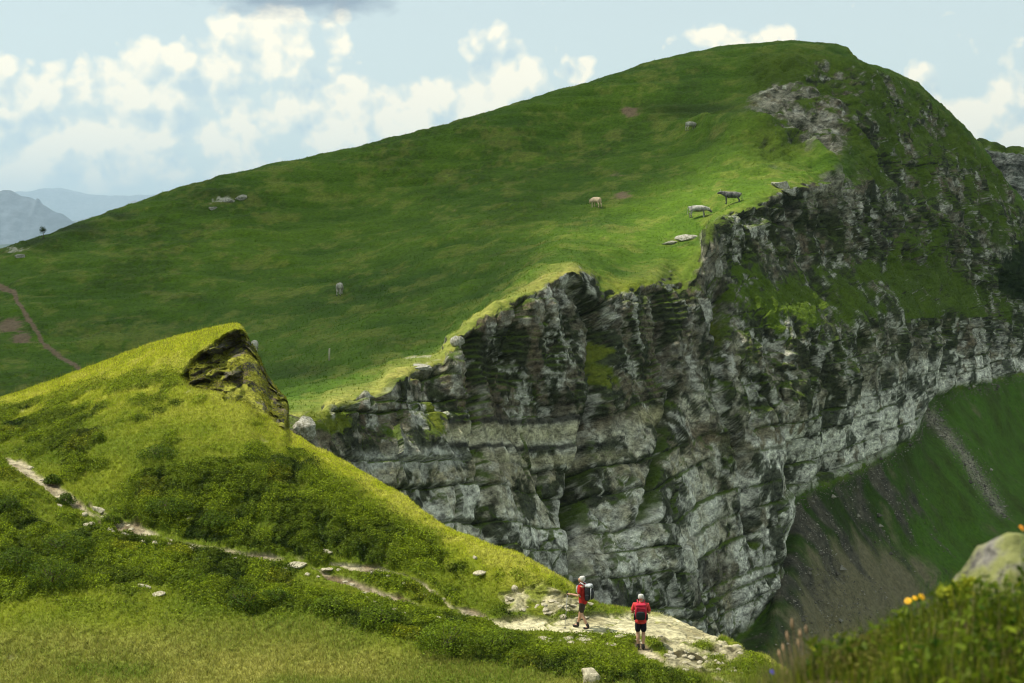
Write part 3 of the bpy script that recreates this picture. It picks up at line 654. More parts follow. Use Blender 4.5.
# ------------------------------------------------------------------ bushes on the knoll
def bush(px, py, wpx, hpx, lb, seed, pal=0, name='bush'):
    r = np.random.default_rng(seed); p, nn = on_knoll(px, py+hpx*.35); R_ = wpx*p[1]/F/2; H = hpx*p[1]/F
    root = empty(name, p); tag(root, lb, 'bush', 'bushes beside the trail and on the knoll')
    nl = int(900+1500*R_*H); u = r.normal(0, 1, (nl, 3)); u /= np.linalg.norm(u, axis=1, keepdims=True); u[:, 2] = np.abs(u[:, 2])
    lobe = 1+.28*fbm(u*1.0, .6, 3, seed*1.3)
    rad = (r.random(nl)**.22)*lobe
    Pl = u*rad[:, None]*np.array([R_, R_*.8, H]); Pl[:, 2] -= .05*H
    base = [mix(G_DARK*1.5, G_MID*1.4, r.random(nl)), mix(G_MID, A(.16, .23, .012), r.random(nl))][pal]
    Vb, Fb, Cb = leaves(Pl, r.uniform(.025, .05, nl), (base*r.normal(1, .25, (nl, 1)).clip(.4, 1.8)).astype(f32), r, u)
    mesh_np('foliage', Vb, Fb, M_leaf, Cb, smooth=False, parent=root)
    S = []; Q = []
    for k in range(9):
        a = r.random()*math.tau; e = np.array([math.cos(a)*R_*.6, math.sin(a)*R_*.5, H*.6]); c = len(S)
        s = .012
        S += [(-s, -s, -.05), (s, -s, -.05), (s, s, -.05), (-s, s, -.05)]+[tuple(e+np.array(q)*s*.5) for q in ((-1, -1, 0), (1, -1, 0), (1, 1, 0), (-1, 1, 0))]
        Q += [[c+m_, c+(m_+1) % 4, c+4+(m_+1) % 4, c+4+m_] for m_ in range(4)]
    mesh_np('stems', np.array(S), np.array(Q), M_bark, parent=root)
M_bark = simple_mat('bark', (.12, .09, .06), None, 20)
for k, (px, py, w_, h_, lb, pal) in enumerate([
    (52, 574, 60, 26, 'big dark bush just above the pale grass at far left', 0),
    (445, 637, 64, 30, 'bright leafy bush at the right end of the lower bush row', 1),
    (380, 616, 46, 20, 'leafy green bush in the lower bush row under the fork of trails', 1),
    (330, 606, 42, 17, 'bush in the lower bush row left of the trail fork', 1),
    (243, 600, 42, 20, 'dark rounded bush at the left end of the lower bush row', 0),
    (188, 578, 44, 13, 'low wide bush below the middle of the trail', 1),
    (275, 596, 36, 14, 'bush in the lower bush row right of the dark rounded one', 0),
    (16, 558, 46, 20, 'bush between the trail and the big dark bush at far left', 0),
    (66, 545, 60, 20, 'spreading bush right below the stony trail', 0),
    (66, 499, 20, 10, 'small bush standing in the stony trail with trail on both sides', 0),
    (52, 480, 18, 8, 'small bush on the upper edge of the trail start', 0),
    (112, 519, 22, 10, 'tiny bush among the trail rocks', 1),
    (8, 505, 30, 14, 'round bush left of the trail start at the picture edge', 0),
    (170, 505, 50, 12, 'dark shrub patch on the slope above the rocky trail', 0),
    (215, 520, 40, 12, 'dark shrub right of the shrub patch above the trail', 0),
    (160, 452, 44, 12, 'brownish low shrub in the middle of the knoll side', 0),
    (500, 640, 50, 18, 'low bush right of the bright leafy bush below the platform', 1)]):
    bush(px, py, w_, h_, lb, 100+k, pal)

# ------------------------------------------------------------------ tree and post far off
p, nn = on_mountain(43, 239)
root = empty('small_tree', p); tag(root, 'tiny lone tree on the left skyline of the mountain', 'tree')
def tube(name, pts, rads, mat, parent, seg=8):
    pts = [Vector(q) for q in pts]; S = []; Q = []
    for k, q in enumerate(pts):
        t = (pts[min(k+1, len(pts)-1)]-pts[max(k-1, 0)]).normalized()
        a = t.orthogonal().normalized(); b = t.cross(a)
        for s in range(seg):
            an = s/seg*math.tau; S.append(q+(a*math.cos(an)+b*math.sin(an))*rads[k])
    for k in range(len(pts)-1):
        for s in range(seg):
            Q.append([k*seg+s, k*seg+(s+1) % seg, (k+1)*seg+(s+1) % seg, (k+1)*seg+s])
    n = len(S); S += [pts[0], pts[-1]]
    for s in range(seg):
        Q.append([n, (s+1) % seg, s, s]); Q.append([n+1, (len(pts)-1)*seg+s, (len(pts)-1)*seg+(s+1) % seg, (len(pts)-1)*seg+(s+1) % seg])
    me = bpy.data.meshes.new(name)
    me.from_pydata([tuple(v) for v in S], [], [tuple(dict.fromkeys(q)) for q in Q])
    for pl in me.polygons: pl.use_smooth = True
    me.materials.append(mat); o = bpy.data.objects.new(name, me); C.objects.link(o); o.parent = parent; return o
tube('trunk', [(0, 0, -.2), (.05, 0, .5), (0, .02, 1.2)], [.06, .05, .02], M_bark, root)
u = rng.normal(0, 1, (500, 3)); u /= np.linalg.norm(u, axis=1, keepdims=True)
cr = u*(rng.random((500, 1))**.6)*np.array([.45, .4, .45])*(1+.35*fbm(u, .6, 3, 3.))[:, None]+[0, 0, 1.15]
Vb, Fb, Cb = leaves(cr, rng.uniform(.05, .09, 500), (G_DARK*rng.uniform(1.2, 2.4, (500, 1))).astype(f32))
mesh_np('crown', Vb, Fb, M_leaf, Cb, smooth=False, parent=root)
p, nn = on_mountain(330, 361)
o = tube('wooden_post', [(0, 0, -.2), (0, 0, .5), (.02, 0, .95)], [.07, .065, .06], simple_mat('weathered_wood', (.5, .45, .33), None, 9), None); o.location = p
tag(o, 'small weathered wooden post alone in the pasture behind the sunny rim', 'post')

# ------------------------------------------------------------------ skinned figures
def skinned(name, pts, edges, mat, parent=None, sub=2, root=0):
    me = bpy.data.meshes.new(name+'_skeleton'); me.from_pydata([p[:3] for p in pts], edges, [])
    o = bpy.data.objects.new(name+'_skeleton', me); C.objects.link(o)
    o.modifiers.new('s', 'SKIN'); 
    if not me.skin_vertices: 
        bpy.context.view_layer.objects.active = o
    sv = me.skin_vertices[0].data
    for k, p in enumerate(pts):
        rr_ = p[3]; sv[k].radius = rr_ if isinstance(rr_, tuple) else (rr_, rr_); sv[k].use_root = (k == root)
    o.modifiers['s'].use_smooth_shade = True
    m = o.modifiers.new('u', 'SUBSURF'); m.levels = sub; m.render_levels = sub
    dg = bpy.context.evaluated_depsgraph_get(); ev = o.evaluated_get(dg)
    me2 = bpy.data.meshes.new_from_object(ev, depsgraph=dg); me2.name = name
    bpy.data.objects.remove(o); bpy.data.meshes.remove(me)
    me2.materials.clear(); me2.materials.append(mat)
    for pl in me2.polygons: pl.use_smooth = True
    o = bpy.data.objects.new(name, me2); C.objects.link(o)
    if parent: o.parent = parent
    return o
def chain(pts, edges, start, seq):
    prev = start
    for q in seq:
        pts.append(q); edges.append((prev, len(pts)-1)); prev = len(pts)-1
    return prev
M_skin = simple_mat('skin', (.52, .30, .20), (.44, .25, .17), 8, .6, 0)
M_hair = simple_mat('grey_white_hair', (.62, .60, .55), (.40, .38, .34), 40, .7, .3)
M_red = simple_mat('red_shirt', (.44, .03, .025), (.36, .015, .012), 6, .85, .3)
M_coral = simple_mat('coral_shirt', (.62, .06, .055), (.5, .04, .04), 6, .85, .3)
M_brown = simple_mat('brown_shorts', (.055, .035, .028), None, 6, .85, .2)
M_navy = simple_mat('navy_shorts', (.010, .011, .022), None, 6, .85, .2)
M_black = simple_mat('black_fabric', (.018, .019, .022), None, 6, .75, .2)
M_crimson = simple_mat('crimson_fabric', (.45, .02, .05), (.33, .012, .035), 6, .7, .2)
M_grey = simple_mat('grey_fabric', (.45, .46, .47), None, 6, .7, .2)
M_boot = simple_mat('dark_boots', (.03, .026, .022), None, 9, .7, .2)
M_eye = simple_mat('dark_eye', (.02, .02, .02), None, 9, .3, 0)
M_pole = simple_mat('brushed_metal', (.35, .35, .36), None, 9, .4, 0)

def person(loc, rz, label, shirt, shorts, legs, arms, lean=0.0, wide=1.0, seed=0):
    """local: faces +Y, x = right hand side; legs / arms are joint lists (R, L)"""
    root = empty('person', loc, rz); tag(root, label, 'person')
    T_ = [(0, 0, .93, (.125*wide, .09)), (0, .0+lean*.2, 1.06, (.115*wide, .085)), (0, lean*.5, 1.22, (.15*wide, .105)), (0, lean*.8, 1.37, (.155*wide, .10)), (0, lean, 1.47, .060), (0, lean+.02, 1.525, .056), (0, lean+.025, 1.60, (.078, .095)), (0, lean+.02, 1.67, (.072, .088))]
    pts = list(T_); ed = [(k, k+1) for k in range(len(T_)-1)]
    chain(pts, ed, 6, [(0, lean+.115, 1.595, .016)])                 # nose
    chain(pts, ed, 6, [(0, lean+.085, 1.55, .04)])                   # chin
    for s in (1, -1): chain(pts, ed, 6, [(s*.082, lean+.01, 1.60, .018)])   # ears
    for s, lg in zip((1, -1), legs):
        hip, knee, ank, toe = lg
        kx = Vector(hip); kk = Vector(knee); aa = Vector(ank)
        c1 = kk.lerp(aa, .35)+Vector((0, -.02, 0))
        chain(pts, ed, 0, [(*hip, .095), (*kx.lerp(kk, .5), .078), (*knee, .056), (*c1, .058), (*kk.lerp(aa, .75), .042), (*ank, .038), (*toe, .034)])
    hands = []
    for s, am in zip((1, -1), arms):
        sh_, el, wr = [Vector(q) for q in am]
        h = chain(pts, ed, 3, [(*sh_, .058), (*sh_.lerp(el, .5), .048), (*el, .040), (*el.lerp(wr, .4), .040), (*wr, .026)])
        d = (wr-el).normalized(); side = d.cross(Vector((0, 0, 1)))
        side = side.normalized() if side.length > .05 else Vector((1, 0, 0)); dn = side.cross(d).normalized()*-1
        if dn.z > 0: dn = -dn
        palm = wr+d*.05
        ph = chain(pts, ed, h, [(*palm, .03)])
        for q in range(4):
            b0 = palm+d*.035+side*(q-1.5)*.021; ln = (.075, .085, .08, .062)[q]
            f1 = b0+d*ln*.4+dn*.012; f2 = f1+d*ln*.25+dn*ln*.35; f3 = f2-d*ln*.1+dn*ln*.3
            chain(pts, ed, ph, [(*b0, .0095), (*f1, .009), (*f2, .008), (*f3, .007)])
        t0 = wr+d*.02-side*.03*s*-1; t1 = t0+d*.03+dn*.025; t2 = t1+d*.022+dn*.02
        chain(pts, ed, ph, [(*t0, .012), (*t1, .0105), (*t2, .009)])
        hands.append(palm+d*.05+dn*.02)
    body = skinned('body', pts, ed, M_skin, root)
    # clothing
    ps = [(0, 0, .80, (.178*wide, .150)), (0, 0, .90, (.178*wide, .150)), (0, lean*.2, 1.04, (.175*wide, .145)), (0, lean*.5, 1.22, (.178*wide, .135)), (0, lean*.8, 1.38, (.185*wide, .130)), (0, lean, 1.465, .095), (0, lean, 1.50, .075)]
    es = [(k, k+1) for k in range(6)]
    for am in arms:
        sh_, el, wr = [Vector(q) for q in am]
        chain(ps, es, 4, [(*sh_, .074), (*sh_.lerp(el, .5), .066), (*sh_.lerp(el, .85), .062)])
    skinned('shirt', ps, es, shirt, root)
    ps = [(0, 0, 1.04, (.15*wide, .12)), (0, 0, .90, (.16*wide, .13))]; es = [(0, 1)]
    for s, lg in zip((1, -1), legs):
        hip, knee = Vector(lg[0]), Vector(lg[1]); chain(ps, es, 1, [(*hip, .105), (*hip.lerp(knee, .55), .098), (*hip.lerp(knee, .90), .088)])
    skinned('shorts', ps, es, shorts, root)
    ps = [(0, lean-.035, 1.56, (.088, .085)), (0, lean-.03, 1.62, (.100, .100)), (0, lean-.012, 1.68, (.098, .108)), (0, lean+.0, 1.735, (.07, .085))]
    hr = skinned('hair', ps, [(0, 1), (1, 2), (2, 3)], M_hair, root)
    for s in (1, -1):
        bm = bmesh.new(); bmesh.ops.create_icosphere(bm, subdivisions=2, radius=.012); me = bpy.data.meshes.new('eye'); bm.to_mesh(me); bm.free()
        me.materials.append(M_eye); e = bpy.data.objects.new('eye', me); C.objects.link(e); e.parent = root; e.location = (s*.032, lean+.108, 1.622)
    for lg in legs:
        knee, ank, toe = Vector(lg[1]), Vector(lg[2]), Vector(lg[3]); d = (toe-ank); d.z = 0; d.normalize()
        ht = ank+Vector((0, 0, -.045))-d*.03
        bps = [(*(ank+(knee-ank)*.28), .052), (*(ank+Vector((0, 0, .03))), .054), (*ht, .05), (*(ht.lerp(toe, .6)+Vector((0, 0, .004))), .05), (*(toe+d*.03), .040)]
        skinned('boot', bps, [(k, k+1) for k in range(4)], M_boot, root)
    return root, hands
def backpack(root, label, mats, lean, straps=True, squat=1.0):
    main, pocket, lid, trim = mats
    r = empty('backpack', root.location, root.rotation_euler.z); tag(r, label, 'backpack')
    def blob(name, c, sz, m, p=None, rd=.35, nsub=2):
        bm = bmesh.new(); bmesh.ops.create_cube(bm, size=1)
        bmesh.ops.subdivide_edges(bm, edges=bm.edges[:], cuts=2, use_grid_fill=True)
        for v in bm.verts:
            q = v.co*2; l = max(q.length, 1e-6); mx_ = max(abs(q.x), abs(q.y), abs(q.z))
            v.co = (q*(1-rd)+q/l*mx_*1.15*rd)*.5
            v.co = Vector((v.co.x*sz[0]*(1-.18*max(v.co.z, 0)), v.co.y*sz[1], v.co.z*sz[2]))+Vector(c)
        me = bpy.data.meshes.new(name); bm.to_mesh(me); bm.free(); me.materials.append(m)
        for pl in me.polygons: pl.use_smooth = True
        o = bpy.data.objects.new(name, me); C.objects.link(o); o.parent = p or r
        s_ = o.modifiers.new('s', 'SUBSURF'); s_.levels = nsub; s_.render_levels = nsub; return o
    y0 = lean*.6-.22
    mb = blob('main_bag', (0, y0, 1.22), (.32*squat, .22, .46), main)
    blob('front_pocket', (0, y0-.115, 1.14), (.25*squat, .08, .26), pocket)
    blob('top_lid', (0, y0-.0, 1.44), (.29*squat, .22, .10), lid)
    for s in (1, -1):
        blob('side_pocket', (s*.165*squat, y0, 1.08), (.07, .15, .20), pocket)
        tube('shoulder_strap', [(s*.09, y0+.08, 1.45), (s*.11, lean, 1.535), (s*.115, lean+.115, 1.42), (s*.15, lean+.13, 1.25), (s*.17, lean*.5+.0, 1.08)], [.02]*5, trim, r)
    tube('edge_piping', [(-.14, y0-.10, 1.02), (-.145, y0-.12, 1.2), (-.12, y0-.11, 1.38), (.12, y0-.11, 1.38), (.145, y0-.12, 1.2), (.14, y0-.10, 1.02)], [.012]*6, trim, r)
    return r
p1, _ = on_knoll(583, 629.5); p1[2] += .02
lean = .05
legs1 = [((.09, 0, .88), (.10, .13, .50), (.10, .22, .10), (.10, .36, .045)), ((-.09, 0, .88), (-.10, .02, .50), (-.10, -.20, .13), (-.11, -.08, .05))]
arms1 = [((.19, lean, 1.40), (.24, -.02, 1.14), (.22, .20, 1.05)), ((-.19, lean, 1.40), (-.25, .06, 1.14), (-.24, .33, 1.17))]
h1, hand1 = person(p1, math.radians(68), 'grey-haired hiker in red shirt and brown shorts walking left with a pole', M_red, M_brown, legs1, arms1, lean)
backpack(h1, 'black and grey backpack worn by the walking hiker', (M_black, M_black, M_grey, M_grey), lean)
pole = empty('trekking_pole', p1, math.radians(68)); tag(pole, 'thin trekking pole held forward by the walking hiker', 'trekking pole')
hd = hand1[1]
tube('shaft', [(hd[0], hd[1]+.02, hd[2]+.02), (hd[0]-.02, hd[1]+.10, .0)], [.010, .007], M_pole, pole)
tube('handle', [(hd[0], hd[1]+.01, hd[2]+.10), (hd[0], hd[1]+.02, hd[2]-.03)], [.016, .017], M_black, pole)
tube('basket', [(hd[0]-.02, hd[1]+.094, .05), (hd[0]-.02, hd[1]+.095, .06)], [.035, .03], M_black, pole)
p2, _ = on_knoll(641, 650); p2[2] += .01
legs2 = [((.09, 0, .88), (.085, .02, .50), (.075, -.01, .10), (.10, .13, .045)), ((-.09, 0, .88), (-.085, .03, .50), (-.075, .02, .10), (-.11, .16, .045))]
arms2 = [((.20, .04, 1.40), (.27, .03, 1.14), (.14, .24, 1.16)), ((-.20, .04, 1.40), (-.28, .03, 1.14), (-.15, .25, 1.14))]
h2, hand2 = person(p2, math.radians(-6), 'grey-haired hiker in coral red shirt and navy shorts standing with back to us', M_coral, M_navy, legs2, arms2, .04, 1.12)
backpack(h2, 'crimson backpack with black lower pockets worn by the standing hiker', (M_crimson, M_black, M_crimson, M_crimson), .04, squat=1.12)

# ------------------------------------------------------------------ cows
def cow_mesh(head, seed):
    pts = [(0, 0, .98, (.37, .38)), (-.42, 0, 1.0, (.36, .37)), (-.80, 0, 1.06, (.27, .30)), (.45, 0, 1.0, (.33, .38)), (.74, 0, 1.06, (.24, .30))]
    ed = [(0, 1), (1, 2), (0, 3), (3, 4)]
    nk, poll, muz = head
    hd_ = chain(pts, ed, 4, [(*nk, (.18, .22)), (*poll, (.155, .165)), (*(Vector(poll).lerp(Vector(muz), .55)), .12), (*muz, .105)])
    pi = hd_-2
    for s in (1, -1): chain(pts, ed, pi, [(poll[0]-.06, s*.20, poll[2]+.03, .045), (poll[0]-.09, s*.29, poll[2]-.0, .025)])
    for s in (1, -1):
        a = .06*(hash1(seed, s+3)-.5)*4
        chain(pts, ed, 2, [(-.72, s*.16, .86, .16), (-.60, s*.18, .68, .11), (-.80+a, s*.17, .47, .062), (-.76+a, s*.17, .14, .048), (-.71+a, s*.17, .03, .062)])
        b = .06*(hash1(seed+5, s+3)-.5)*4
        chain(pts, ed, 4, [(.60, s*.16, .82, .13), (.62, s*.16, .62, .085), (.63+b, s*.16, .42, .062), (.61+b, s*.16, .14, .045), (.66+b, s*.16, .03, .06)])
    chain(pts, ed, 2, [(-1.0, 0, 1.18, .05), (-1.08, 0, .9, .028), (-1.07, .02, .55, .028), (-1.06, .02, .38, .05)])
    return pts, ed
def cow(px, py, rz, label, mat, head='graze', seed=0, scale=1.0):
    p, nn = on_mountain(px, py)
    root = empty('cow', p, rz); root.scale = (scale,)*3; tag(root, label, 'cow', 'cows grazing on the mountain pasture')
    hd_ = {'graze': ((.98, 0, .92), (1.17, 0, .62), (1.30, 0, .18)), 'low': ((1.02, 0, 1.02), (1.28, 0, .88), (1.52, 0, .58)), 'level': ((1.0, 0, 1.22), (1.26, 0, 1.30), (1.60, 0, 1.12))}[head]
    pts, ed = cow_mesh(hd_, seed); skinned('body', pts, ed, mat, root)
    skinned('udder', [(-.42, 0, .74, .13), (-.42, 0, .64, .10)], [(0, 1)], M_udder, root, 2)
    q = hd_[1]
    for s in (1, -1): tube('horn', [(q[0]-.02, s*.09, q[2]+.10), (q[0]-.03, s*.22, q[2]+.18), (q[0]+.02, s*.26, q[2]+.30)], [.03, .022, .006], M_horn, root)
    for pt in pts: 
        if len(pt) and abs(pt[2]-.03) < 1e-6: tube('hoof', [(pt[0], pt[1], -.02), (pt[0]-.01, pt[1], .09)], [.072, .055], M_boot, root)
    return root
M_udder = simple_mat('udder_skin', (.45, .30, .24), None, 9, .7, 0); M_horn = simple_mat('horn', (.5, .46, .36), None, 9, .5, 0)
c_pale = simple_mat('pale_cream_hide', (.55, .51, .42), (.26, .23, .18), 2.2, .85, .1)
c_grey = simple_mat('light_grey_hide', (.48, .46, .40), (.10, .095, .085), 1.8, .85, .1)
c_dark = simple_mat('dark_grey_hide', (.22, .21, .19), (.035, .034, .034), 1.7, .85, .1)
c_tan = simple_mat('tan_hide', (.70, .52, .33), (.5, .37, .25), 1.8, .85, .1)
cow(339.5, 296, math.radians(88), 'pale grey cow seen from behind alone in the middle of the pasture', c_pale, 'graze', 1)
cow(255, 356, math.radians(96), 'pale grey cow grazing just right of the top of the knoll', c_pale, 'graze', 2)
cow(596, 207, math.radians(120), 'tan cow seen from behind below the bare earth patch', c_tan, 'low', 3, .95)
cow(691, 131, math.radians(40), 'cream cow highest on the slope beside the bench', c_pale, 'low', 4, .95)
cow(697, 218, math.radians(-8), 'grey cow facing right near the cliff edge, left of the darker one', c_grey, 'low', 5)
cow(732, 204, math.radians(176), 'dark grey cow facing left above the cliff edge', c_dark, 'level', 6)

# ================================================================== FOREGROUND BANK
fpx = np.concatenate([np.arange(560, 1500, 3.0)])
F0 = [(560,2600,1.3),(1500,2400,1.3)]
F1 = [(560,1100,2.6),(740,1040,2.7),(900,960,2.9),(1500,900,2.9)]
F2 = [(560,900,3.2),(740,760,3.6),(850,730,3.7),(950,705,3.7),(1500,650,3.8)]
F3 = [(560,880,3.6),(700,800,3.8),(740,712,4.1),(790,690,4.3),(840,672,4.3),(900,647,4.3),(950,628,4.4),(1000,612,4.4),(1500,560,4.6)]
F4 = [(x, y+60, 5.2) for x, y, d in F3]
F5 = [(x, y+320, 7.0) for x, y, d in F3]
FY, FD, FS = loft([F0, F1, F2, F3, F4, F5], [20, 40, 50, 20, 20], fpx)
FX = np.broadcast_to(fpx, FY.shape); FV = W(FX, FY, FD)
FV[..., 2] += .05*fbm(FV, .6, 4, 3.0)+.03*fbm(FV, .15, 2, 3.0)
FN = grid_normals(FV); FN = FN*np.sign(FN[..., 2:3]+1e-9)
o = mesh_np('foreground_bank', FV, grid_quads(*FX.shape), M_knoll, mix(A(.05, .06, .015), EARTH*.5, .5+fbm(FV, .3, 3, 2.)), {'rock': np.zeros(FX.shape)}); tag(o, kind='structure')
fs = np.broadcast_to(FS[:, None], FX.shape)
def near_grass(n, px0, px1, lmin, lmax, wd, pal, seed, clump=.35):
    r = np.random.default_rng(seed)
    dn = ((FX > px0)&(FX < px1)&(fs > 1.4)&(fs < 3.6)).astype(float)*sstep(-.3, clump, fbm(FV, .35, 3, seed*1.1)+.2)
    P, i, j = sample_grid(FV, dn, n, r)
    L = r.uniform(lmin, lmax, n); w_ = r.uniform(*wd, n)
    base = pal(r, n)
    a = r.random(n)*math.tau; lean = np.stack([np.cos(a), np.sin(a), 0*a], -1)*r.uniform(.05, .45, n)[:, None]
    lean[:, 0] -= .10
    s = np.stack([-np.sin(a), np.cos(a), 0*a], -1)*(w_*.5)[:, None]
    ks = [0, .3, .6, .85, 1.0]; rows = []
    for k in ks:
        c = P+np.stack([0*L, 0*L, L*(k-.25*k*k*r.random(n)*0)], -1)+lean*(L*k*k)[:, None]
        ww = (1-k**1.6)*.95+.05
        rows += [c-s*ww, c+s*ww]
    Vv = np.stack(rows, 1).reshape(-1, 3); b = np.arange(n)[:, None, None]*10
    q = np.array([[0, 1, 3, 2], [2, 3, 5, 4], [4, 5, 7, 6], [6, 7, 9, 8]])[None]
    return Vv, (b+q).reshape(-1, 4), np.repeat(base, 10, 0)
palg = lambda r, n: (mix(A(.045, .09, .006), A(.28, .30, .022), r.random(n)**2.2)*r.normal(1, .2, (n, 1)).clip(.5, 1.6)).astype(f32)
pald = lambda r, n: (mix(A(.16, .15, .05), A(.34, .27, .12), r.random(n))).astype(f32)
parts = [near_grass(9000, 735, 1300, .06, .17, (.002, .005), palg, 5), near_grass(1500, 735, 1300, .06, .18, (.0015, .003), pald, 6),
         near_grass(260, 760, 850, .10, .22, (.0012, .0025), pald, 8, .0), near_grass(900, 740, 900, .05, .15, (.0018, .004), palg, 9, .0)]
Vs = []; Fs_ = []; Cs = []; off = 0
for a, b, c in parts: Vs.append(a); Fs_.append(b+off); Cs.append(c); off += len(a)
tag(mesh_np('foreground_grass', np.concatenate(Vs), np.concatenate(Fs_), M_grass, np.concatenate(Cs), smooth=True), 'blurred long grass on the bank close to us at bottom right', 'grass', kind='stuff')
# broad leafed herbs
r = np.random.default_rng(77)
dn = ((FX > 800)&(fs > 1.4)&(fs < 3.4)).astype(float)*sstep(-.2, .3, fbm(FV, .3, 3, 9.))
P, i, j = sample_grid(FV, dn, 9000, r); P[:, 2] += r.random(9000)**1.3*.13
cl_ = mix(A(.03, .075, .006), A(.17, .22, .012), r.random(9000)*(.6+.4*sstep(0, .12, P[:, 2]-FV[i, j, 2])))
Vb, Fb, Cb = leaves(P, r.uniform(.008, .022, 9000), cl_.astype(f32), r)
tag(mesh_np('foreground_herbs', Vb, Fb, M_leaf, Cb, smooth=False), 'blurred leafy herbs growing among the grass at bottom right', 'herbs', kind='stuff')
# brown heathery patch
dn = spot(FX, FY, 862, 675, 40, 35)*(fs > 1.5)*(fs < 3.5)
P, i, j = sample_grid(FV, dn, 3500, r); P[:, 2] += r.random(3500)*.09
Vb, Fb, Cb = leaves(P, r.uniform(.005, .012, 3500), mix(A(.10, .08, .02), A(.17, .17, .03), r.random(3500)).astype(f32), r)
tag(mesh_np('heather_patch', Vb, Fb, M_leaf, Cb, smooth=False), 'brownish heather patch in the blurred bank left of the yellow flowers', 'heather')
def fg(px, py, d): return W(px, py, d)
def ground_f(px, d):
    w = W(px, 600, d); k = np.argmin((FV[..., 0]-w[0])**2+(FV[..., 1]-d)**2); return FV.reshape(-1, 3)[k]
M_stem = simple_mat('green_stem', (.08, .13, .02), None, 20, .6, 0)
def flower(px, py, d, petals, rad, mat, label, name='flower', cat='flower', tilt=(.5, -.6), cen=None, group=None, double=False):
    top = Vector(fg(px, py, d)); g0 = Vector(ground_f(px, d)); root = empty(name, g0); tag(root, label, cat, group)
    t = top-g0
    tube('stem', [(0, 0, -.02), (t.x*.4, t.y*.4, t.z*.5), tuple(t)], [.0022, .002, .0016], M_stem, root, 6)
    nrm = Vector((tilt[0], tilt[1], .75)).normalized(); a = nrm.orthogonal().normalized(); b = nrm.cross(a)
    for k in range(petals):
        an = k/petals*math.tau; o_ = a*math.cos(an)+b*math.sin(an); s_ = nrm.cross(o_)
        wv = rad*math.pi/petals*1.0; V_ = []
        for u_, w_, h_ in ((.12, .3, 0), (.45, .9, .12), (.75, 1.0, .1), (1.0, .55, -.02)):
            c = t+o_*rad*u_+nrm*rad*h_; V_ += [tuple(c-s_*wv*w_), tuple(c+nrm*rad*.05), tuple(c+s_*wv*w_)]
        Fq = []
        for q in range(3):
            Fq += [(q*3, q*3+1, q*3+4, q*3+3), (q*3+1, q*3+2, q*3+5, q*3+4)]
        me = bpy.data.meshes.new('petal'); me.from_pydata(V_, [], Fq); me.materials.append(mat)
        o = bpy.data.objects.new('petal', me); C.objects.link(o); o.parent = root
    bm = bmesh.new(); bmesh.ops.create_icosphere(bm, subdivisions=2, radius=rad*.3)
    for v in bm.verts: v.co = v.co+t+nrm*rad*.06
    me = bpy.data.meshes.new('flower_centre'); bm.to_mesh(me); bm.free(); me.materials.append(cen or mat); o = bpy.data.objects.new('flower_centre', me); C.objects.link(o); o.parent = root
    rr2 = np.random.default_rng(int(px)); Pl = np.array([[t.x*k_, t.y*k_, t.z*k_] for k_ in rr2.uniform(.1, .75, 9)])
    Vb, Fb, Cb = leaves(Pl+rr2.normal(0, .006, Pl.shape), rr2.uniform(.012, .022, 9), palg(rr2, 9), rr2); mesh_np('leaf_cluster', Vb, Fb, M_leaf, Cb, smooth=False, parent=root)
    return root
M_yel = simple_mat('yellow_petal', (.85, .47, .01), (.75, .38, .01), 30, .5, 0); M_yc = simple_mat('orange_centre', (.6, .25, .01), None, 30, .6, 0)
M_blue = simple_mat('blue_petal', (.09, .07, .55), None, 30, .5, 0); M_pink = simple_mat('coral_petal', (.65, .10, .08), None, 30, .5, 0)
M_lime = simple_mat('lime_petal', (.50, .52, .03), None, 30, .5, 0); M_org = simple_mat('orange_petal', (.8, .3, .01), None, 30, .5, 0)
flower(908, 601, 4.2, 9, .011, M_yel, 'yellow flower lower left of the pair against the scree', cen=M_yc, tilt=(-.4, -.7))
flower(915, 598, 4.25, 9, .008, M_yel, 'small yellow bloom between the two larger yellow flowers', cen=M_yc, tilt=(.1, -.5))
flower(922, 597, 4.22, 9, .011, M_yel, 'yellow flower upper right of the pair against the scree', cen=M_yc, tilt=(.5, -.7))
flower(974, 668, 3.9, 5, .014, M_blue, 'blue flower low in the bank under the yellow plant', 'bellflower', cen=M_blue, tilt=(-.1, -.9))
flower(1015, 633, 4.0, 7, .018, M_pink, 'coral pink flower at the right edge below the boulder', cen=M_pink, tilt=(-.1, -.9))
flower(1022, 528, 3.95, 7, .010, M_org, 'orange flower at the right edge above the boulder', cen=M_org)
flower(813, 648, 4.1, 6, .010, M_lime, 'lime yellow flower in the bank right of the seeding grass', cen=M_lime)
flower(772, 672, 4.2, 5, .008, M_blue, 'tiny violet flower at the lower left end of the bank', cen=M_blue)
flower(1005, 621, 4.0, 6, .010, M_lime, 'pale yellow flower under the lichened boulder', cen=M_lime)
# lime leafy spurge plant
g0 = Vector(ground_f(955, 4.3)); root = empty('leafy_plant', g0); tag(root, 'bright lime green leafy plant left of the lichened boulder', 'plant')
r = np.random.default_rng(5)
for k, (px, py) in enumerate([(946, 594), (955, 588), (963, 584), (968, 593), (960, 600), (972, 606), (951, 606), (964, 612), (944, 590), (969, 582)]):
    t = Vector(fg(px, py, 4.25+.06*r.normal()))-g0
    tube('stem', [(0, 0, -.02), (t.x*.6, t.y*.6, t.z*.5), tuple(t)], [.0025, .002, .0015], M_stem, root, 6)
    n = 60; q = r.normal(0, 1, (n, 3))*[.011, .011, .007]+np.array(t)
    Vb, Fb, Cb = leaves(q, r.uniform(.006, .012, n), (mix(A(.22, .28, .02), A(.42, .42, .03), r.random(n))).astype(f32), r)
    mesh_np('leaf_cluster', Vb, Fb, M_leaf, Cb, smooth=False, parent=root)
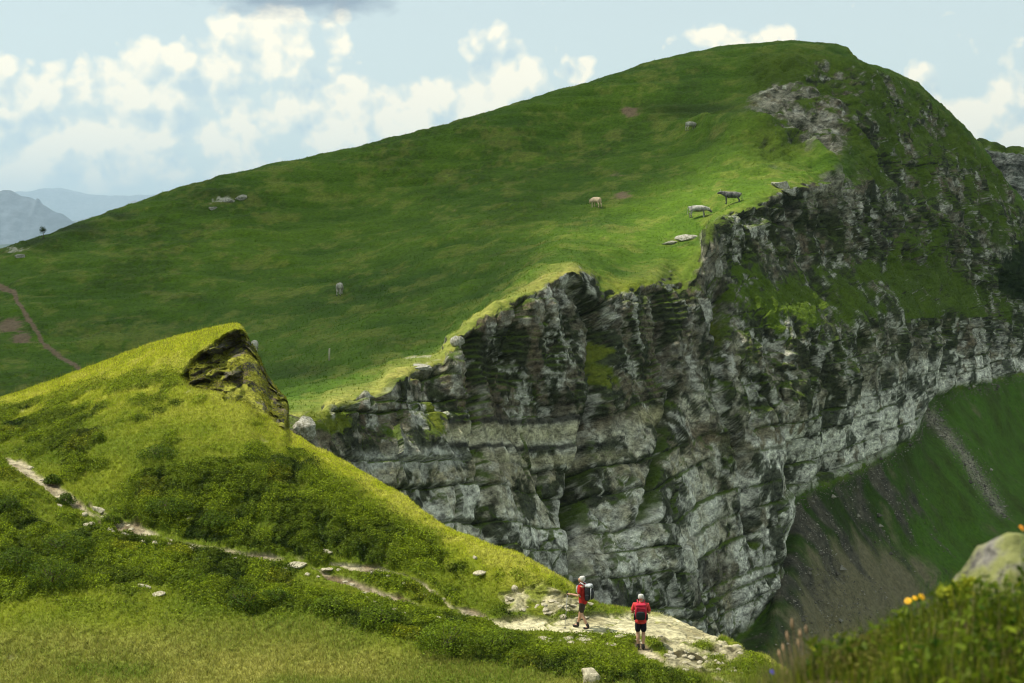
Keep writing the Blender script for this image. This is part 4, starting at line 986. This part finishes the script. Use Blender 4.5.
# seeding grass heads
M_seed = simple_mat('seed_head', (.34, .22, .12), (.22, .14, .08), 60, .8, 0)
for k, (px, py) in enumerate([(792, 622), (800, 632), (783, 646), (806, 628), (787, 634), (798, 641), (812, 640), (779, 652)]):
    g0 = Vector(ground_f(px+8, 4.2)); t = Vector(fg(px, py, 4.2+.05*(k % 3)))-g0
    root = empty('seeding_grass_stalk', g0); tag(root, 'brown seeding grass stalk at the left end of the blurred bank', 'grass stalk', 'seeding stalks in front of the dark gully')
    tube('stem', [(0, 0, -.02), (t.x*.3, t.y*.3, t.z*.5), (t.x*.75, t.y*.75, t.z*.85), tuple(t)], [.0016, .0014, .001, .0008], M_seed, root, 5)
    tube('seed_head', [tuple(t*.88), tuple(t*.94), tuple(t*1.0), tuple(t*1.06)], [.002, .005, .004, .0008], M_seed, root, 6)
# boulder with lichen
m, nt, b, out = mat_new('lichened_boulder')
tc = nt.nodes.new('ShaderNodeTexCoord').outputs['Object']
n1 = noise_node(nt, tc, 7, 5, .6); n2 = noise_node(nt, tc, 14, 6, .7)
cr = nt.nodes.new('ShaderNodeValToRGB'); e = cr.color_ramp.elements; e[0].position = .35; e[1].position = .68; e[0].color = (.035, .03, .025, 1); e[1].color = (.30, .28, .24, 1); nt.links.new(n2, cr.inputs[0])
mx = nt.nodes.new('ShaderNodeMix'); mx.data_type = 'RGBA'; nt.links.new(maprange(nt, n1, .46, .56, 0, .9), mx.inputs[0]); nt.links.new(cr.outputs[0], mx.inputs[6]); mx.inputs[7].default_value = (.19, .20, .05, 1)
nt.links.new(mx.outputs[2], b.inputs['Base Color']); b.inputs['Roughness'].default_value = .95
bp = nt.nodes.new('ShaderNodeBump'); bp.inputs['Distance'].default_value = .02; nt.links.new(n2, bp.inputs['Height']); nt.links.new(bp.outputs[0], b.inputs['Normal'])
bo = rock_mesh('lichened_boulder', 91, .42, m, 5, (1.05, .85, 1.1), .8, 14); C.objects.link(bo); bo.location = W(1066, 632, 4.5)
bo.rotation_euler = (0, .15, .3)
tag(bo, 'big grey boulder with yellow lichen at the right edge', 'boulder')

# ================================================================== FAR DISTANCE
def ridge(name, prof, d, depth, seed, amp, colr, base=-900, kind='structure'):
    k_ = 1.5 if d > 15000 else (1.2 if d > 12000 else 1.5); d *= k_; depth *= (.45 if d > 18000 else k_); amp *= k_
    prof = np.array(prof, float); xs = np.linspace(prof[0, 0], prof[-1, 0], 900)
    top = np.interp(xs, prof[:, 0], prof[:, 1]); jx = np.stack([xs, 0*xs, 0*xs], -1); top = top+(1.6*fbm(jx, 14, 4, seed) if amp > 50 else 0)
    c = W(xs, top, d); rows = []
    ts = np.linspace(-1, 1, 90)
    ker = np.ones(61)/61; sm = np.convolve(np.pad(c[:, 2], 30, mode='edge'), ker, 'valid')
    for t in ts:
        k2 = min(1, abs(t)*7); zc = c[:, 2]*(1-k2)+np.minimum(sm, c[:, 2]+40)*k2
        q = c.copy(); q[:, 1] += t*depth; q[:, 2] = base+(zc-base)*(1-abs(t))**(1.15)
        rows.append(q)
    Vr = np.array(rows); s = depth*.35
    w_ = (1-np.abs(ts))[:, None]; side = np.minimum(1, np.abs(ts)*8)[:, None]
    Vr[..., 2] += amp*side*np.minimum(1, w_*4)*1.5*(ridged(Vr, s, 5, seed)-1)+amp*.16*fbm(Vr, s*.12, 4, seed)*side*np.minimum(1, w_*4)
    nn_ = grid_normals(Vr); nn_ = nn_*np.sign(nn_[..., 2:3]+1e-9)
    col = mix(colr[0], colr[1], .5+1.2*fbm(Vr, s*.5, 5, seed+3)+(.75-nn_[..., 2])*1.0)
    o = mesh_np(name, Vr, grid_quads(90, 900), M_far, col, {'rock': np.ones(Vr.shape[:2])}); tag(o, kind='structure')
ridge('far_mountains', [(-700,230),(-420,205),(-200,190),(-90,200),(-40,192),(-15,190),(5,187.5),(9,188),(22,195),(30,196.5),(36,199),(38,196.5),(42,203),(52,208),(62,211),(72,219),(90,226),(120,236),(200,250),(400,258)], 8200, 1500, 2.0, 60, (A(.015, .025, .035), A(.07, .08, .09)))
ridge('distant_mountains', [(-700,215),(-300,205),(0,222),(70,220),(100,213),(120,207),(128,201),(134,197),(140,198),(150,203),(200,215),(400,228),(900,240)], 12500, 2200, 6.0, 60, (A(.06, .07, .06), A(.14, .14, .14)))
ridge('remote_mountains', [(-900,205),(-100,198),(0,192),(40,187),(60,186),(85,192),(130,194),(160,193),(220,199),(500,200),(900,215),(1300,230),(2000,225)], 19000, 2600, 9.0, 80, (A(.08, .09, .08), A(.14, .14, .14)))
ridge('wooded_hills', [(-700,255),(-200,247),(0,242),(30,240),(60,250),(120,262),(400,275)], 5200, 900, 12.0, 25, (A(.02, .035, .012), A(.04, .06, .02)))
ridge('valley_hills', [(400,300),(700,260),(1000,262),(1300,250),(2000,260)], 6000, 1200, 15.0, 30, (A(.03, .05, .02), A(.09, .10, .05)))
# valley floor reaching the horizon
gx, gy = np.meshgrid(np.linspace(-55000, 55000, 121), np.linspace(-5000, 60000, 81))
GV = np.stack([gx, gy, -900+0*gx], -1); GV[..., 2] += 12*fbm(GV, 2500, 3, 2.)
o = mesh_np('valley_floor', GV, grid_quads(*gx.shape)[:, ::-1], M_far, mix(A(.04, .07, .02), A(.12, .13, .06), .5+fbm(GV, 1500, 4, 3.)), {'rock': np.zeros(gx.shape)}); tag(o, kind='structure')
# cliff continuing beyond the main face
fpx2 = np.arange(940, 1300, .8)
Q0 = [(940,320,400),(1300,520,420)]; Q1 = [(940,150,318),(975,141,315),(983,139,314),(995,143,313),(1006,150,312),(1014,148,311),(1024,149,310),(1040,156,308),(1100,175,300),(1300,230,290)]
Q2 = [(x, y+9, d-4) for x, y, d in Q1]; Q3 = [(x, y+50, d-8) for x, y, d in Q1]; Q4 = [(x, y+120, d-30) for x, y, d in Q1]; Q5 = [(x, y+300, d-70) for x, y, d in Q1]
QY, QD, QS = loft([Q0, Q1, Q2, Q3, Q4, Q5], [10, 16, 70, 60, 40], fpx2)
QX = np.broadcast_to(fpx2, QY.shape); QV = W(QX, QY, QD); QN = grid_normals(QV)
if QN[60, 100, 1] > 0: QN = -QN
qs = np.broadcast_to(QS[:, None], QX.shape); qr = sstep(1.9, 2.1, qs)*(1-sstep(2.9, 3.3, qs))
ql = np.floor(QV[..., 2]/1.3+fbm(QV, 8, 2, 1.)); qd = qr*((hash1(ql, 4)-.5)*1.5+2*ridged(QV, 7, 3, 3., sz=.3)+fbm(QV, 1.5, 3, 2.))+(1-qr)*fbm(QV, 4, 3, 2.)
QV = QV+QN*qd[..., None]
q1 = fbm(QV, 2.5, 4, 8.)
rkq = sstep(.4, .8, qr+.9*q1)
qc = mix(mix(G_DARK, G_MID, .5+q1), mix(R_DARK, A(.24, .24, .20), .4+q1), rkq)
o = mesh_np('far_cliff', QV, grid_quads(*QX.shape)[:, ::-1], M_mount, qc, {'rock': rkq}); tag(o, kind='structure')

# ------------------------------------------------------------------ scree stones
def chips(P, size, colr, r):
    n = len(P); o8 = np.array([[1, 0, 0], [-1, 0, 0], [0, 1, 0], [0, -1, 0], [0, 0, .6], [0, 0, -.6]], float)
    a = r.random(n)*math.tau; ca, sa = np.cos(a)[:, None], np.sin(a)[:, None]
    q = o8[None]*r.uniform(.5, 1.2, (n, 6, 1))*size[:, None, None]
    qx = q[..., 0]*ca-q[..., 1]*sa; qy = q[..., 0]*sa+q[..., 1]*ca
    Vv = np.stack([qx, qy, q[..., 2]], -1)+P[:, None]
    f = np.array([[0, 2, 4], [2, 1, 4], [1, 3, 4], [3, 0, 4], [2, 0, 5], [1, 2, 5], [3, 1, 5], [0, 3, 5]])
    return Vv.reshape(-1, 3), (np.arange(n)[:, None, None]*6+f).reshape(-1, 3), np.repeat(colr, 6, 0)
r = np.random.default_rng(8)
wsc = talus*(PX > 745)*(PX < 1040)*(PY < 700)*(1-tz)*(.25+sstep(.0, .5, gn2))+2.5*np.exp(-(gleft/7.0)**2)*talus+.9*np.exp(-((vv-9.12)/.12)**2)*(PX > 780)
P, i, j = sample_grid(V2, wsc, 11000, r); sz_ = .06+.15*r.random(11000)**3+.4*(r.random(11000) > .993)
cl_ = mix(A(.09, .08, .06), A(.34, .31, .24), r.random(11000)**2.5)
Vb, Fb, Cb = chips(P, sz_, cl_.astype(f32), r)
tag(mesh_np('scree', Vb, Fb, M_knoll, Cb, {'rock': np.zeros(len(Vb))}, smooth=False), 'loose grey scree below the big cliff', 'scree', kind='stuff')

# ------------------------------------------------------------------ unseen cloud added overhead, outline cut to shade the mountain
EL = math.radians(62); AZ = math.radians(3)
sd = Vector((-math.cos(EL)*math.cos(AZ), math.cos(EL)*math.sin(AZ), math.sin(EL)))
shade = [(-320, 82, -15), (-60, 84, -14), (-18, 86, -12)]
for q, qd in (((300, 398), 92), ((344, 376), 98), ((390, 356), 107), ((441, 336), 116), ((505, 296), 126), ((560, 268), 134), ((598, 262), 140), ((659, 236), 152), ((712, 202), 160), ((760, 170), 170)):
    shade.append(tuple(W(q[0], q[1], qd)))
shade = shade[:-2]+[(14, 136, -3), (5, 121, -14), (10, 106, -30), (17, 116, -33), (24, 152, -37), (46, 172, -40), (84, 158, -45), (100, 130, -45), (120, 150, -45), (420, 200, -40), (420, 560, 0), (-420, 560, 0)]
CZ = 1080.0
pg = np.array([[p[0]+sd.x/sd.z*(CZ-p[2]), p[1]+sd.y/sd.z*(CZ-p[2])] for p in shade])
cxs = np.arange(pg[:, 0].min()-30, pg[:, 0].max()+30, 7.0); cys = np.arange(pg[:, 1].min()-30, pg[:, 1].max()+30, 7.0)
cgx, cgy = np.meshgrid(cxs, cys)
ins = poly_mask(cgx, cgy, pg, 24)
pr = np.stack([cgx, cgy, 0*cgx], -1)
thick = (sstep(.35, 1.0, ins+.10*fbm(pr, 30, 3, 4.)))*(26+22*fbm(pr, 90, 3, 5.)+12*worley_mounds(cgx, cgy, 40, 3))
thick = np.maximum(thick, 0)
top_ = np.stack([cgx, cgy, CZ+thick], -1); bot_ = np.stack([cgx, cgy, CZ-.18*thick-.02], -1)
nr_, nc_ = cgx.shape; q1_ = grid_quads(nr_, nc_)[:, ::-1]; q2_ = grid_quads(nr_, nc_)+nr_*nc_
bidx = np.concatenate([np.arange(nc_), np.arange(1, nr_)*nc_+nc_-1, (nr_-1)*nc_+np.arange(nc_-2, -1, -1), np.arange(nr_-2, 0, -1)*nc_])
side_ = np.stack([bidx, np.roll(bidx, -1), np.roll(bidx, -1)+nr_*nc_, bidx+nr_*nc_], -1)[:, ::-1]
m = bpy.data.materials.new('shade_cloud_vapour'); m.use_nodes = True; nt = m.node_tree; nt.nodes.clear()
out = nt.nodes.new('ShaderNodeOutputMaterial'); vol = nt.nodes.new('ShaderNodeVolumePrincipled')
vol.inputs['Color'].default_value = (1, 1, 1, 1); vol.inputs['Density'].default_value = .058; vol.inputs['Anisotropy'].default_value = .6; nt.links.new(vol.outputs[0], out.inputs['Volume'])
o = mesh_np('shade_cloud', np.concatenate([top_.reshape(-1, 3), bot_.reshape(-1, 3)]), np.concatenate([q1_, q2_, side_]), m); tag(o, kind='structure')

# ------------------------------------------------------------------ haze
HZ = 6e-5
bm = bmesh.new(); bmesh.ops.create_cube(bm, size=1)
for v in bm.verts: v.co = Vector((v.co.x*112000, v.co.y*37500+13200, v.co.z))
for v in bm.verts: v.co.z = 1000 if v.co.z > 0 else -960
me = bpy.data.meshes.new('haze'); bm.to_mesh(me); bm.free()
hz = bpy.data.objects.new('haze', me); C.objects.link(hz); tag(hz, kind='stuff')
m = bpy.data.materials.new('haze'); m.use_nodes = True; nt = m.node_tree; nt.nodes.clear()
out = nt.nodes.new('ShaderNodeOutputMaterial'); vol = nt.nodes.new('ShaderNodeVolumePrincipled')
vol.inputs['Color'].default_value = (.62, .83, 1, 1); vol.inputs['Density'].default_value = HZ; vol.inputs['Anisotropy'].default_value = .25
nt.links.new(vol.outputs[0], out.inputs['Volume']); me.materials.append(m)

# ------------------------------------------------------------------ camera, sun, sky
cam = bpy.data.cameras.new('camera'); co = bpy.data.objects.new('camera', cam); C.objects.link(co)
cam.sensor_width = 36; cam.lens = F/1024*36; cam.clip_end = 150000; cam.clip_start = .05
co.rotation_euler = (math.pi/2-PITCH, 0, 0)
cam.dof.use_dof = True; cam.dof.focus_distance = 62; cam.dof.aperture_fstop = 4.0
bpy.context.scene.camera = co
EL = math.radians(62); AZ = math.radians(3)       # sun on the left, a little behind the mountain
sd = Vector((-math.cos(EL)*math.cos(AZ), math.cos(EL)*math.sin(AZ), math.sin(EL)))
sl = bpy.data.lights.new('sun', 'SUN'); sl.energy = 4.8; sl.angle = math.radians(.5); sl.color = (1, .95, .84)
so = bpy.data.objects.new('sun', sl); C.objects.link(so); so.rotation_euler = sd.to_track_quat('Z', 'Y').to_euler()
w = bpy.data.worlds.new('World'); w.cycles.sampling_method = 'MANUAL'; w.cycles.sample_map_resolution = 512; bpy.context.scene.world = w; w.use_nodes = True; nt = w.node_tree; nt.nodes.clear()
out = nt.nodes.new('ShaderNodeOutputWorld'); bg = nt.nodes.new('ShaderNodeBackground'); nt.links.new(bg.outputs[0], out.inputs[0])
st = nt.nodes.new('ShaderNodeTexSky'); st.sky_type = 'NISHITA'; st.sun_disc = False; st.sun_elevation = EL
st.sun_rotation = math.atan2(sd.x, sd.y); st.altitude = 1800; st.air_density = 1.0; st.dust_density = 2.5
bg.inputs[1].default_value = .10
tc = nt.nodes.new('ShaderNodeTexCoord').outputs['Generated']
sep = nt.nodes.new('ShaderNodeSeparateXYZ'); nt.links.new(tc, sep.inputs[0])
az = math_node(nt, 'ARCTAN2', sep.outputs[0], sep.outputs[1]); el = math_node(nt, 'ARCSINE', sep.outputs[2])
def ae(px, py):
    v = W(px, py, 1.0); v = v/np.linalg.norm(v); return math.atan2(v[0], v[1]), math.asin(v[2])
blobs = [(150, 68, 30, 22, 1.0), (160, 100, 84, 44, 1.1), (40, 125, 85, 50, 1.0), (218, 110, 46, 40, .95), (70, 150, 200, 44, .95), (18, 64, 16, 9, .9),
         (268, 42, 36, 30, 1.1), (335, 38, 14, 26, .85), (328, 104, 42, 32, 1.15), (425, 112, 80, 36, 1.05), (495, 74, 30, 30, 1.15), (480, 104, 66, 34, 1.0), (575, 70, 17, 12, .95),
         (400, 138, 120, 26, .9), (740, 38, 50, 11, .8), (928, 88, 16, 20, 1.05), (1000, 112, 70, 32, .9), (1020, 90, 60, 14, .7), (-200, 105, 150, 60, .9), (1250, 95, 150, 50, .9)]
def aecoord(dx, dy, sc_):
    cmb = nt.nodes.new('ShaderNodeCombineXYZ'); nt.links.new(math_node(nt, 'ADD', az, dx), cmb.inputs[0]); nt.links.new(math_node(nt, 'ADD', el, dy), cmb.inputs[1])
    return cmb.outputs[0]
def puff(dx, dy):
    c = aecoord(dx, dy, 1)
    n0 = nt.nodes.new('ShaderNodeTexNoise'); n0.inputs['Scale'].default_value = 30; n0.inputs['Detail'].default_value = 2
    nt.links.new(c, n0.inputs['Vector'])
    wv = nt.nodes.new('ShaderNodeVectorMath'); wv.operation = 'MULTIPLY_ADD'; nt.links.new(n0.outputs['Color'], wv.inputs[0]); wv.inputs[1].default_value = (.022, .022, 0); nt.links.new(c, wv.inputs[2])
    v1 = nt.nodes.new('ShaderNodeTexVoronoi'); v1.feature = 'F1'; v1.voronoi_dimensions = '2D'; v1.inputs['Scale'].default_value = 34
    v1.inputs['Detail'].default_value = 2.0; v1.inputs['Roughness'].default_value = .55; nt.links.new(wv.outputs[0], v1.inputs['Vector'])
    n_ = noise_node(nt, c, 13, 5, .58)
    return math_node(nt, 'ADD', math_node(nt, 'MULTIPLY', math_node(nt, 'SUBTRACT', n_, .5), 1.7), math_node(nt, 'MULTIPLY', math_node(nt, 'SUBTRACT', .42, v1.outputs['Distance']), .75))
tot = None
for px, py, rx, ry, s in blobs:
    ca, ce = ae(px, py); ra = rx/F; re = ry/F
    u_ = math_node(nt, 'MULTIPLY_ADD', az, 1/ra, -ca/ra); v_ = math_node(nt, 'MULTIPLY_ADD', el, 1/re, -ce/re)
    q = math_node(nt, 'MULTIPLY_ADD', u_, u_, math_node(nt, 'MULTIPLY', v_, v_))
    g_ = math_node(nt, 'DIVIDE', s, math_node(nt, 'MULTIPLY_ADD', math_node(nt, 'MULTIPLY', q, q), .5, 1.0))
    tot = g_ if tot is None else math_node(nt, 'MAXIMUM', tot, g_)
p0 = puff(0, 0); p1 = puff(-.010, .016)
dens_ = math_node(nt, 'ADD', tot, p0)
alpha = maprange(nt, dens_, .15, .50, 0, 1)
sh_ = maprange(nt, math_node(nt, 'ADD', math_node(nt, 'SUBTRACT', p0, p1), math_node(nt, 'MULTIPLY', math_node(nt, 'SUBTRACT', 1.25, dens_), .25)), -.34, .42, 0, 1)
ramp = nt.nodes.new('ShaderNodeValToRGB'); e = ramp.color_ramp.elements
e[0].position = 0; e[0].color = (4.9, 5.9, 6.1, 1); e.new(.40).color = (6.8, 7.2, 6.5, 1); e = [e[0], e[2]]; e[1].position = .85; e[1].color = (10.2, 9.2, 7.0, 1)
nt.links.new(sh_, ramp.inputs[0])
# thin veil whitening the lower sky
veil = maprange(nt, el, 0, .18, .93, .70)
mv = nt.nodes.new('ShaderNodeMix'); mv.data_type = 'RGBA'; nt.links.new(veil, mv.inputs[0]); nt.links.new(st.outputs[0], mv.inputs[6]); mv.inputs[7].default_value = (6.3, 7.1, 6.5, 1)
mc = nt.nodes.new('ShaderNodeMix'); mc.data_type = 'RGBA'; nt.links.new(math_node(nt, 'MULTIPLY', alpha, .92), mc.inputs[0]); nt.links.new(mv.outputs[2], mc.inputs[6]); nt.links.new(ramp.outputs[0], mc.inputs[7])
# dark flat cloud base overhead
cmb = nt.nodes.new('ShaderNodeCombineXYZ'); nt.links.new(az, cmb.inputs[0]); nt.links.new(el, cmb.inputs[1])
nz = noise_node(nt, cmb.outputs[0], 22, 6, .6, (1, 2, 1))
ca, ce = ae(300, -22)
u_ = math_node(nt, 'DIVIDE', math_node(nt, 'SUBTRACT', az, ca), 115/F); v_ = math_node(nt, 'DIVIDE', math_node(nt, 'SUBTRACT', el, ce), 36/F)
q = math_node(nt, 'EXPONENT', math_node(nt, 'MULTIPLY', math_node(nt, 'ADD', math_node(nt, 'MULTIPLY', u_, u_), math_node(nt, 'MULTIPLY', v_, v_)), -1))
dkf = maprange(nt, math_node(nt, 'ADD', q, math_node(nt, 'MULTIPLY', math_node(nt, 'SUBTRACT', nz, .5), .9)), .3, .62, 0, .9)
md = nt.nodes.new('ShaderNodeMix'); md.data_type = 'RGBA'; nt.links.new(dkf, md.inputs[0]); nt.links.new(mc.outputs[2], md.inputs[6]); md.inputs[7].default_value = (2.0, 2.6, 3.3, 1)
nt.links.new(md.outputs[2], bg.inputs[0])

sc = bpy.context.scene
sc.view_settings.view_transform = 'Standard'; sc.view_settings.look = 'None'; sc.view_settings.gamma = 1; sc.view_settings.exposure = 0.42
sc.render.engine = 'CYCLES'; cy = sc.cycles; cy.filter_width = 1.15
cy.max_bounces = 4; cy.diffuse_bounces = 2; cy.glossy_bounces = 2; cy.transmission_bounces = 2; cy.volume_bounces = 0; cy.transparent_max_bounces = 8
cy.use_denoising = True; cy.caustics_reflective = False; cy.caustics_refractive = False
